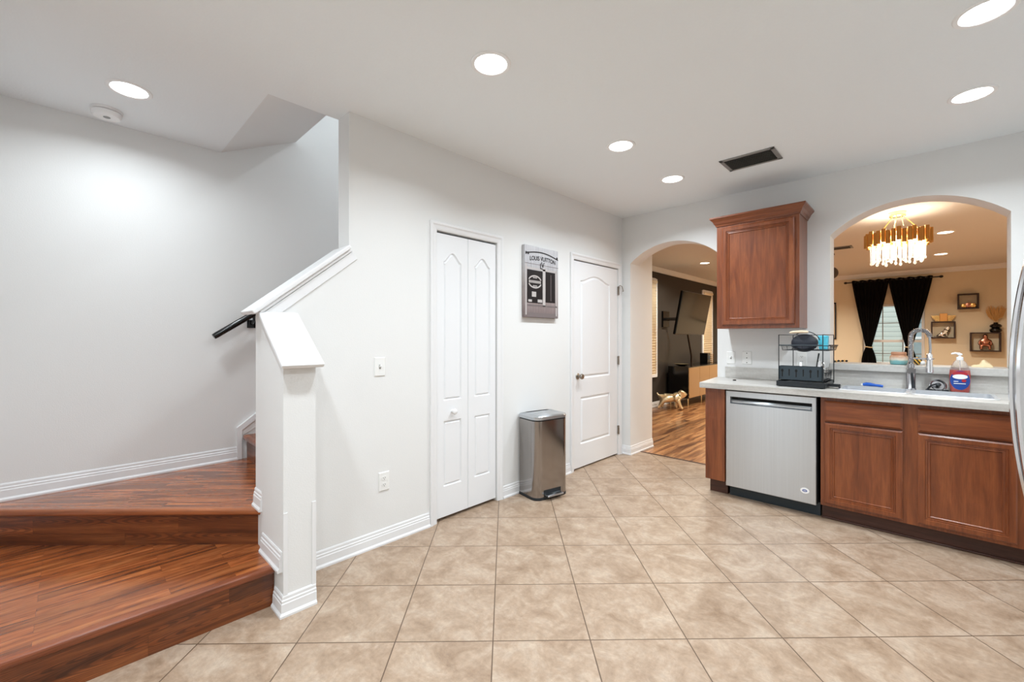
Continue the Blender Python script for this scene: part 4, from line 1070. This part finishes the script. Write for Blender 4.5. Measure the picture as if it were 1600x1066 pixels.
# box shelves
def box_shelf(x0_,x1_,z0_,z1_,label):
    t_ = thing('box_shelf', label, 'shelf', ((x0_+x1_)/2, FW-.07, z0_), group='dark box shelves on the living room wall')
    e_ = .020; y0_, y1_ = FW-.13, FW
    MB().box(x0_,x1_,y0_,y1_,z0_,z0_+e_).build('bottom', M_shelfwood, t_); MB().box(x0_,x1_,y0_,y1_,z1_-e_,z1_).build('top', M_shelfwood, t_)
    MB().box(x0_,x0_+e_,y0_,y1_,z0_+e_,z1_-e_).build('side', M_shelfwood, t_); MB().box(x1_-e_,x1_,y0_,y1_,z0_+e_,z1_-e_).build('side', M_shelfwood, t_)
    return z0_+e_
b1 = box_shelf(2.475,2.795,1.262,1.575,'dark box shelf nearest the curtain, holding a silver dog figurine')
b2 = box_shelf(2.820,3.085,1.795,2.070,'highest dark box shelf, holding a gold ornament')
b3 = box_shelf(2.975,3.345,1.030,1.370,'dark box shelf furthest right, with a black vase on top')
SY = FW-.065
go = thing('gold_ornament', 'gold ornament of three round drums inside the highest box shelf', 'ornament', (2.955,SY,b2), local=True)
for x, r_, mt in ((-.058,.038,M_gold),(0,.048,M_rosegold),(.060,.042,M_gold)):
    MB(Matrix.Translation((x,0,r_+.001)) @ Matrix.Rotation(PI/2,4,'X')).lathe((0,0,0), [(r_*.6,-.035),(r_,-.03),(r_,.03),(r_*.7,.036),(0,.034)], 18).build('drum', mt, go, smooth=True)
gb = thing('gold_bookend', 'gold winged block standing on the box shelf nearest the curtain', 'ornament', (2.64,SY,1.5755), local=True)
MB().box(-.052,.052,-.035,.035,0,.150).build('block', plain('amber_gold', (.72,.36,.12,1), .3, metal=.8), gb, bevel=.006)
for s_ in (-1,1):
    w_ = MB()
    for k in range(5):
        z0_ = .004+.022*k; w_.prism_y([(s_*.054,z0_),(s_*(.105+.013*k),z0_+.004),(s_*(.115+.013*k),z0_+.018),(s_*.054,z0_+.020)], -.022+.004*k, .022-.002*k)
    w_.build('wing', M_gold, gb)
def skin_obj(name, chains, mat, parent, sub=2):
    """one continuous surface grown over connected joints; chains = [[(co, radius)...]], first chain starts at the root"""
    me = bpy.data.meshes.new(name); vs, es, rs_ = [], [], []
    key = {}
    def idx(p, r_):
        k_ = tuple(round(q_,5) for q_ in p)
        if k_ not in key: key[k_] = len(vs); vs.append(p); rs_.append(r_)
        return key[k_]
    for ch in chains:
        ids = [idx(p, r_) for p, r_ in ch]
        es += list(zip(ids, ids[1:]))
    me.from_pydata(vs, es, []); me.materials.append(mat)
    o = bpy.data.objects.new(name, me); COL.objects.link(o); o.parent = parent
    if parent.get('_local'): o['_local'] = 1
    md = o.modifiers.new('skin', 'SKIN'); md.use_smooth_shade = True
    me.skin_vertices[0].data[0].use_root = True
    for i, r_ in enumerate(rs_):
        q_ = r_ if isinstance(r_, tuple) else (r_, r_); me.skin_vertices[0].data[i].radius = q_
    s_ = o.modifiers.new('sub', 'SUBSURF'); s_.levels = sub; s_.render_levels = sub
    return o
df = thing('dog_figurine', 'small silver sitting dog figurine inside the box shelf nearest the curtain', 'figurine', (2.63,SY,b1), local=True)
skin_obj('body', [[((0,0,.06),.040),((.03,0,.10),.036),((.055,0,.145),.030),((.075,0,.175),.034),((.105,0,.168),.022)],
    [((0,0,.06),.040),((-.04,0,.035),.034),((-.085,0,.020),.012),((-.12,0,.016),.008)],
    [((.03,0,.10),.036),((.052,-.022,.05),.014),((.058,-.024,.010),.013)],
    [((.03,0,.10),.036),((.052,.022,.05),.014),((.058,.024,.010),.013)],
    [((-.04,0,.035),.034),((.0,-.035,.020),.016),((.035,-.036,.012),.012)],
    [((-.04,0,.035),.034),((.0,.035,.020),.016),((.035,.036,.012),.012)],
    [((.075,0,.175),.034),((.070,-.024,.205),.010)],[((.075,0,.175),.034),((.070,.024,.205),.010)]], M_silver, df)
MB().tube([(.052+.033*math.cos(2*PI*k/14),.034*math.sin(2*PI*k/14),.135-.02*math.cos(2*PI*k/14)) for k in range(14)], .007, 6, True).build('collar', M_blackgloss, df, smooth=True)
ff = thing('crouching_figurine', 'shiny copper-coloured crouching figurine inside the box shelf furthest right', 'figurine', (3.16,SY,b3), local=True)
skin_obj('body', [[((0,0,.085),.045),((0,0,.14),.052),((0,0,.19),.030),((0,-.005,.225),.042),((0,-.01,.262),.020)],
    [((0,0,.085),.045),((-.055,-.035,.085),.028),((-.052,-.04,.03),.022),((-.062,-.05,.012),.016)],
    [((0,0,.085),.045),((.055,-.035,.085),.028),((.052,-.04,.03),.022),((.062,-.05,.012),.016)],
    [((0,0,.14),.052),((-.066,-.01,.150),.020),((-.080,-.025,.10),.017),((-.060,-.045,.085),.016)],
    [((0,0,.14),.052),((.066,-.01,.150),.020),((.080,-.025,.10),.017),((.060,-.045,.085),.016)]], M_rosegold, ff)
ff.scale = (.95,.95,1.12)
vs_ = thing('flower_vase', 'black vase of stacked rings on the box shelf furthest right', 'vase', (3.285,SY,1.3705))
MB().lathe((3.285,SY,1.3705), [(.045,0),(.068,.012),(.078,.035),(.070,.060),(.045,.075),(.068,.092),(.076,.112),(.062,.136),(.032,.150),(.026,.165),(.030,.172),(.022,.172)], 28).build('body', M_blackgloss, vs_, smooth=True)
pg = thing('pampas_bunch', 'heart-shaped bunch of dried tan pampas grass in the black vase', 'dried grass', (3.285,SY,1.42), local=True)
rnd = random.Random(3)
fr_ = MB()
for i in range(620):                                  # plumes fan out into a heart
    t = rnd.uniform(0, 2*PI); q_ = math.sqrt(rnd.random())
    X = 16*math.sin(t)**3*q_; Z = (13*math.cos(t)-5*math.cos(2*t)-2*math.cos(3*t)-math.cos(4*t)+5)*q_-5
    tip = Vector((X*.0078, rnd.uniform(-.025,.02), .13+(Z+17)*.0102))
    root = Vector((X*.0012, 0, .13)); mid = root.lerp(tip, .55)+Vector((X*.0012,0,-.004))
    fr_.tube([mid, mid.lerp(tip,.6)+Vector((0,0,.004)), tip, tip+Vector((rnd.uniform(-.008,.008)+X*.0004,rnd.uniform(-.006,.006),rnd.uniform(-.010,.010)))], [.0010,.0020,.0016,.0005], 3)
pl_ = fr_.build('plumes', M_pampas, pg); pl_['kind'] = 'stuff'
for x in (-.012,0,.012): MB().tube([(x*.4,0,.02),(x,0,.10),(x*3,0,.22)], .003, 5).build('stem', M_gold, pg, smooth=True)
mf = thing('wall_frame', 'thin black picture frame at the left edge of the pass-through', 'picture frame', (.74,FW-.02,1.246))
fm = MB(); fx0, fx1, fz0, fz1 = .45, 1.035, 1.246, 2.020
for a in ((fx0,fx0+.022,fz0,fz1),(fx1-.022,fx1,fz0,fz1),(fx0,fx1,fz0,fz0+.022),(fx0,fx1,fz1-.022,fz1)): fm.box(a[0],a[1],FW-.03,FW-.002,a[2],a[3])
fm.build('frame', M_blackgloss, mf)
MB().box(fx0+.02,fx1-.02,FW-.012,FW-.004,fz0+.02,fz1-.02).build('picture', plain('beige_print', rgb(214,190,156), .6), mf)
pe = thing('pendant_lamp', 'dark round pendant globe half hidden by the left jamb of the pass-through', 'pendant lamp', (1.345,4.0,2.19))
MB().ball((1.345,4.0,2.285), .096, 16).build('globe', plain('smoked_globe', rgb(70,60,56), .4), pe, smooth=True)
MB().tube([(1.345,4.0,2.38),(1.345,4.0,LZ)], .004, 8).lathe((1.345,4.0,LZ), [(.05,0),(.05,-.015),(0,-.016)], 18).build('stem', M_blackgloss, pe, smooth=True)

# ------------------------------------------------------------------ chandelier
chx, chy = 2.200, 1.74
ch = thing('chandelier', 'gold tube chandelier with hanging crystals seen through the arched pass-through', 'chandelier', (chx,chy,LZ))
MB().lathe((chx,chy,LZ), [(.068,0),(.068,-.040),(.062,-.045),(0,-.045)], 28).build('canopy', M_palegold, ch, smooth=True)
RR = .238; zr0, zr1 = 2.240, 2.375
for k in range(3):
    a = math.radians(25+120*k); MB().tube([(chx+.05*math.cos(a),chy+.05*math.sin(a),LZ-.04),(chx+.21*math.cos(a),chy+.21*math.sin(a),zr1-.01)], .0055, 6).build('cable', M_palegold, ch, smooth=True)
MB().tube([(chx+.03,chy-.03,LZ-.04),(chx+.05,chy-.1,2.42)], .003, 6).build('cable', M_palegold, ch, smooth=True)
for rr_ in (RR-.02, .14): MB().tube([(chx+rr_*math.cos(2*PI*k/40),chy+rr_*math.sin(2*PI*k/40),zr1-.02) for k in range(40)], .007, 6, True).build('ring', M_gold, ch, smooth=True)
MB().box(chx-.215,chx+.215,chy-.008,chy+.008,zr1-.026,zr1-.014).box(chx-.008,chx+.008,chy-.215,chy+.215,zr1-.026,zr1-.014).build('cross_bar', M_gold, ch)
NT = 38
tube0 = None
for k in range(NT):
    a = 2*PI*k/NT; r_ = RR + (.014 if k % 2 else 0); dz = .012*((k*7) % 3)
    p = (chx+r_*math.cos(a), chy+r_*math.sin(a), 0)
    MB().tube([(p[0],p[1],zr0+dz-.012),(p[0],p[1],zr1+dz-.012)], .0185, 12).build('gold_tube', M_goldbrush, ch, smooth=True)
NC = 32
for k in range(NC):
    a = 2*PI*(k+.5)/NC; r_ = RR-.050 if k % 2 else RR-.032; dz = -.03*((k*5) % 3)/2
    x, y = chx+r_*math.cos(a), chy+r_*math.sin(a)
    c_ = MB().lathe((x,y,2.075+dz), [(0,0),(.013,.010),(.013,.030),(.006,.036),(.009,.042),(.010,.150),(.010,.200)], 6).build('crystal', M_crystal, ch)
for k in range(8):
    a = 2*PI*k/8; x, y = chx+.14*math.cos(a), chy+.14*math.sin(a)
    b_ = MB().lathe((x,y,2.25), [(0,0),(.012,.008),(.015,.03),(.010,.055),(.008,.07)], 12).build('bulb', M_bulb, ch, smooth=True)
point('bulb_glow', (chx,chy,2.20), .12, 11, LIVING_COL, ch)
point('bulb_glow', (chx,chy,2.46), .08, 7, (1,.86,.68), ch)

# ================================================================== LIVING ROOM: dark wall
def blind(y0_,y1_,z0_,z1_,label):
    t_ = thing('window_blind', label, 'blind', (XC,(y0_+y1_)/2,z0_))
    f = MB(); f.box(XC,XC+.022,y0_-.05,y0_,z0_-.04,z1_+.04); f.box(XC,XC+.022,y1_,y1_+.05,z0_-.04,z1_+.04); f.box(XC,XC+.022,y0_,y1_,z1_,z1_+.05); f.box(XC,XC+.028,y0_-.03,y1_+.03,z0_-.05,z0_)
    f.build('frame', M_trim, t_)
    MB().box(XC+.002,XC+.006,y0_,y1_,z0_,z1_).build('backing', M_blind, t_)
    s_ = MB(); n = int((z1_-z0_)/.05)
    for i in range(n):
        z = z0_+.025+(z1_-z0_-.03)*i/n; s_.obox((XC+.024,(y0_+y1_)/2,z), (.046,y1_-y0_-.01,.003), Matrix.Rotation(math.radians(-58),3,'Y'))
    s_.build('slats', M_blind, t_)
    MB().box(XC+.006,XC+.05,y0_,y1_,z1_-.04,z1_).build('headrail', M_blind, t_)
blind(2.55,3.28,.60,2.32,'cream window blind nearest the arched doorway on the dark wall')
blind(5.62,6.14,.66,2.30,'cream window blind behind the television on the dark wall')
cn = thing('media_console', 'black media console with taupe doors against the dark wall', 'console', (-.96,4.6,0))
MB().box(XC+.06,-.745,3.70,5.75,.145,.735).build('body', M_blackgloss, cn, bevel=.004)
for i in range(4):
    y0_ = 3.705+.51*i; MB().box(-.744,-.728,y0_,y0_+.503,.155,.715).build('door', M_taupe, cn, bevel=.003)
for (x,y) in ((-.77,3.75),(-.77,4.4),(-.77,5.0),(-.77,5.68),(-1.1,3.75),(-1.1,5.68)): MB().tube([(x,y,0),(x,y,.145)], [.008,.013], 8).build('leg', M_palegold, cn, smooth=True)
tv = thing('television', 'large flat television on a wall arm, leaning towards the room', 'television', (-.555,3.33,1.33), local=True)
tilt = Matrix.Rotation(math.radians(10.5),4,'Y')
MB(tilt).box(-.045,-.004,-.64,.64,0,.725).build('case', M_blackgloss, tv, bevel=.006)
MB(tilt).box(-.004,-.002,-.628,.628,.016,.713).build('screen', M_screen, tv)
MB(tilt).box(-.10,-.045,-.22,.22,.20,.50).build('mount_plate', M_blackmetal, tv, bevel=.004)
MB().tube([(-.03,.05,.34),(-.35,.42,.30),(-.63,.35,.30)], .028, 8).box(-.635,-.60,.22,.48,.15,.45).build('wall_arm', M_blackgloss, tv)
cb = thing('cable_cover', 'thin black cable hanging from the television down to the console', 'cable', (-.72,3.78,.736), local=True)
MB().tube([(.10,-.42,.60),(.06,-.24,.42),(.01,-.02,.20),(0,0,.0)], .018, 8).build('cable', M_blackgloss, cb, smooth=True)
bl = tag(MB().lathe((-.97,3.95,.7355), [(.05,0),(.09,.010),(.125,.028),(.135,.036),(.125,.034),(.085,.016),(0,.012)], 28).build('decor_bowl', M_palegold, smooth=True), 'shallow pale gold bowl on the near end of the console', 'bowl')
sk_ = thing('speaker', 'black box speaker on the console below the blind', 'speaker', (-.98,5.18,.7355))
MB().box(-1.06,-.90,5.10,5.26,.7355,.95).build('cabinet', M_blackgloss, sk_, bevel=.005)
MB(Matrix.Translation((-.90,5.18,.86)) @ Matrix.Rotation(PI/2,4,'Y')).lathe((0,0,0), [(.05,0),(.05,.004),(.03,.002),(0,.003)], 18).build('cone', M_slate, sk_, smooth=True)
lt = thing('gold_lantern', 'slim gold lattice lantern beside the black speaker on the console', 'lantern', (-.97,5.42,.7355), local=True)
for (a,b) in ((-.05,-.05),(.05,-.05),(.05,.05),(-.05,.05)): MB().box(a-.005,a+.005,b-.005,b+.005,0,.19).build('post', M_gold, lt)
ltc = MB()
for z in (.0,.045,.09,.135,.18):
    ltc.box(-.05,.05,-.055,-.049,z,z+.008); ltc.box(-.05,.05,.049,.055,z,z+.008); ltc.box(-.055,-.049,-.05,.05,z,z+.008); ltc.box(.049,.055,-.05,.05,z,z+.008)
ltc.build('lattice', M_gold, lt)
# golden dog statue
dg = thing('dog_statue', 'gold bulldog statue walking on the wood floor beside the console', 'statue', (-.88,3.22,0), math.atan2(.25,.36)-.12)
skin_obj('body', [[((-.02,0,.205),(.076,.078)),((.06,0,.205),(.090,.090)),((.12,0,.225),(.084,.088)),((.165,0,.258),(.064,.066)),((.205,0,.275),(.074,.072)),((.245,0,.255),(.056,.050))],
    [((-.02,0,.205),(.076,.078)),((-.11,0,.205),(.072,.074)),((-.165,0,.220),.046),((-.200,0,.245),.016),((-.218,0,.272),.014),((-.222,0,.290),.011)],
    [((.12,0,.225),(.084,.088)),((.125,-.070,.165),.044),((.155,-.074,.085),.032),((.185,-.074,.030),.028),((.212,-.074,.020),.026)],
    [((.12,0,.225),(.084,.088)),((.115,.070,.165),.044),((.110,.074,.085),.032),((.100,.074,.030),.028),((.128,.074,.020),.026)],
    [((-.11,0,.205),(.072,.074)),((-.125,-.066,.150),.050),((-.165,-.068,.090),.029),((-.195,-.068,.030),.027),((-.165,-.068,.018),.024)],
    [((-.11,0,.205),(.072,.074)),((-.105,.066,.150),.050),((-.120,.068,.090),.029),((-.140,.068,.030),.027),((-.112,.068,.018),.024)],
    [((.205,0,.275),(.074,.072)),((.185,-.056,.325),.020),((.170,-.070,.330),.010)],
    [((.205,0,.275),(.074,.072)),((.185,.056,.325),.020),((.170,.070,.330),.010)],
    [((.245,0,.255),(.056,.050)),((.264,0,.236),.050)]], M_champagne, dg)
MB().tube([(.158+.070*.5*math.cos(2*PI*k/16),.074*math.sin(2*PI*k/16),.250+.074*math.cos(2*PI*k/16+PI)*.8) for k in range(16)], .009, 6, True).build('collar', M_blackgloss, dg, smooth=True)
for s_ in (-1,1): MB().ball((.270,s_*.032,.298), .009, 8).build('eye', M_blackgloss, dg, smooth=True)
MB().ball((.306,0,.262), .014, 8).build('nose', M_blackgloss, dg, smooth=True)

# ================================================================== OUTSIDE
nh = thing('neighbour_house', 'pale siding house outside behind the living room window', 'house', (2.0,11.0,0))
MB().box(-2.0,7.0,11.0,11.3,-.5,3.0).build('siding', M_siding, nh)
f_ = MB(); f_.box(1.98,2.10,10.95,11.0,.45,2.15); f_.box(2.85,2.97,10.95,11.0,.45,2.15); f_.box(2.10,2.85,10.95,11.0,2.03,2.15); f_.box(2.10,2.85,10.95,11.0,.45,.57); f_.box(2.10,2.85,10.95,11.0,1.24,1.30)
f_.build('window_frame', M_trim, nh)
MB().box(2.10,2.85,10.985,10.995,.57,2.03).build('window_pane', plain('window_dull_glass', rgb(150,168,176), .15), nh)
MB().box(-2.2,7.2,10.8,11.4,3.0,3.15).build('eave', M_trim, nh)
struct(MB().box(-8,12,7.3,16,-.3,-.1).build('ground', plain('lawn', rgb(110,120,84), .9)))

for o in list(bpy.data.objects):
    if '_local' in o: del o['_local']
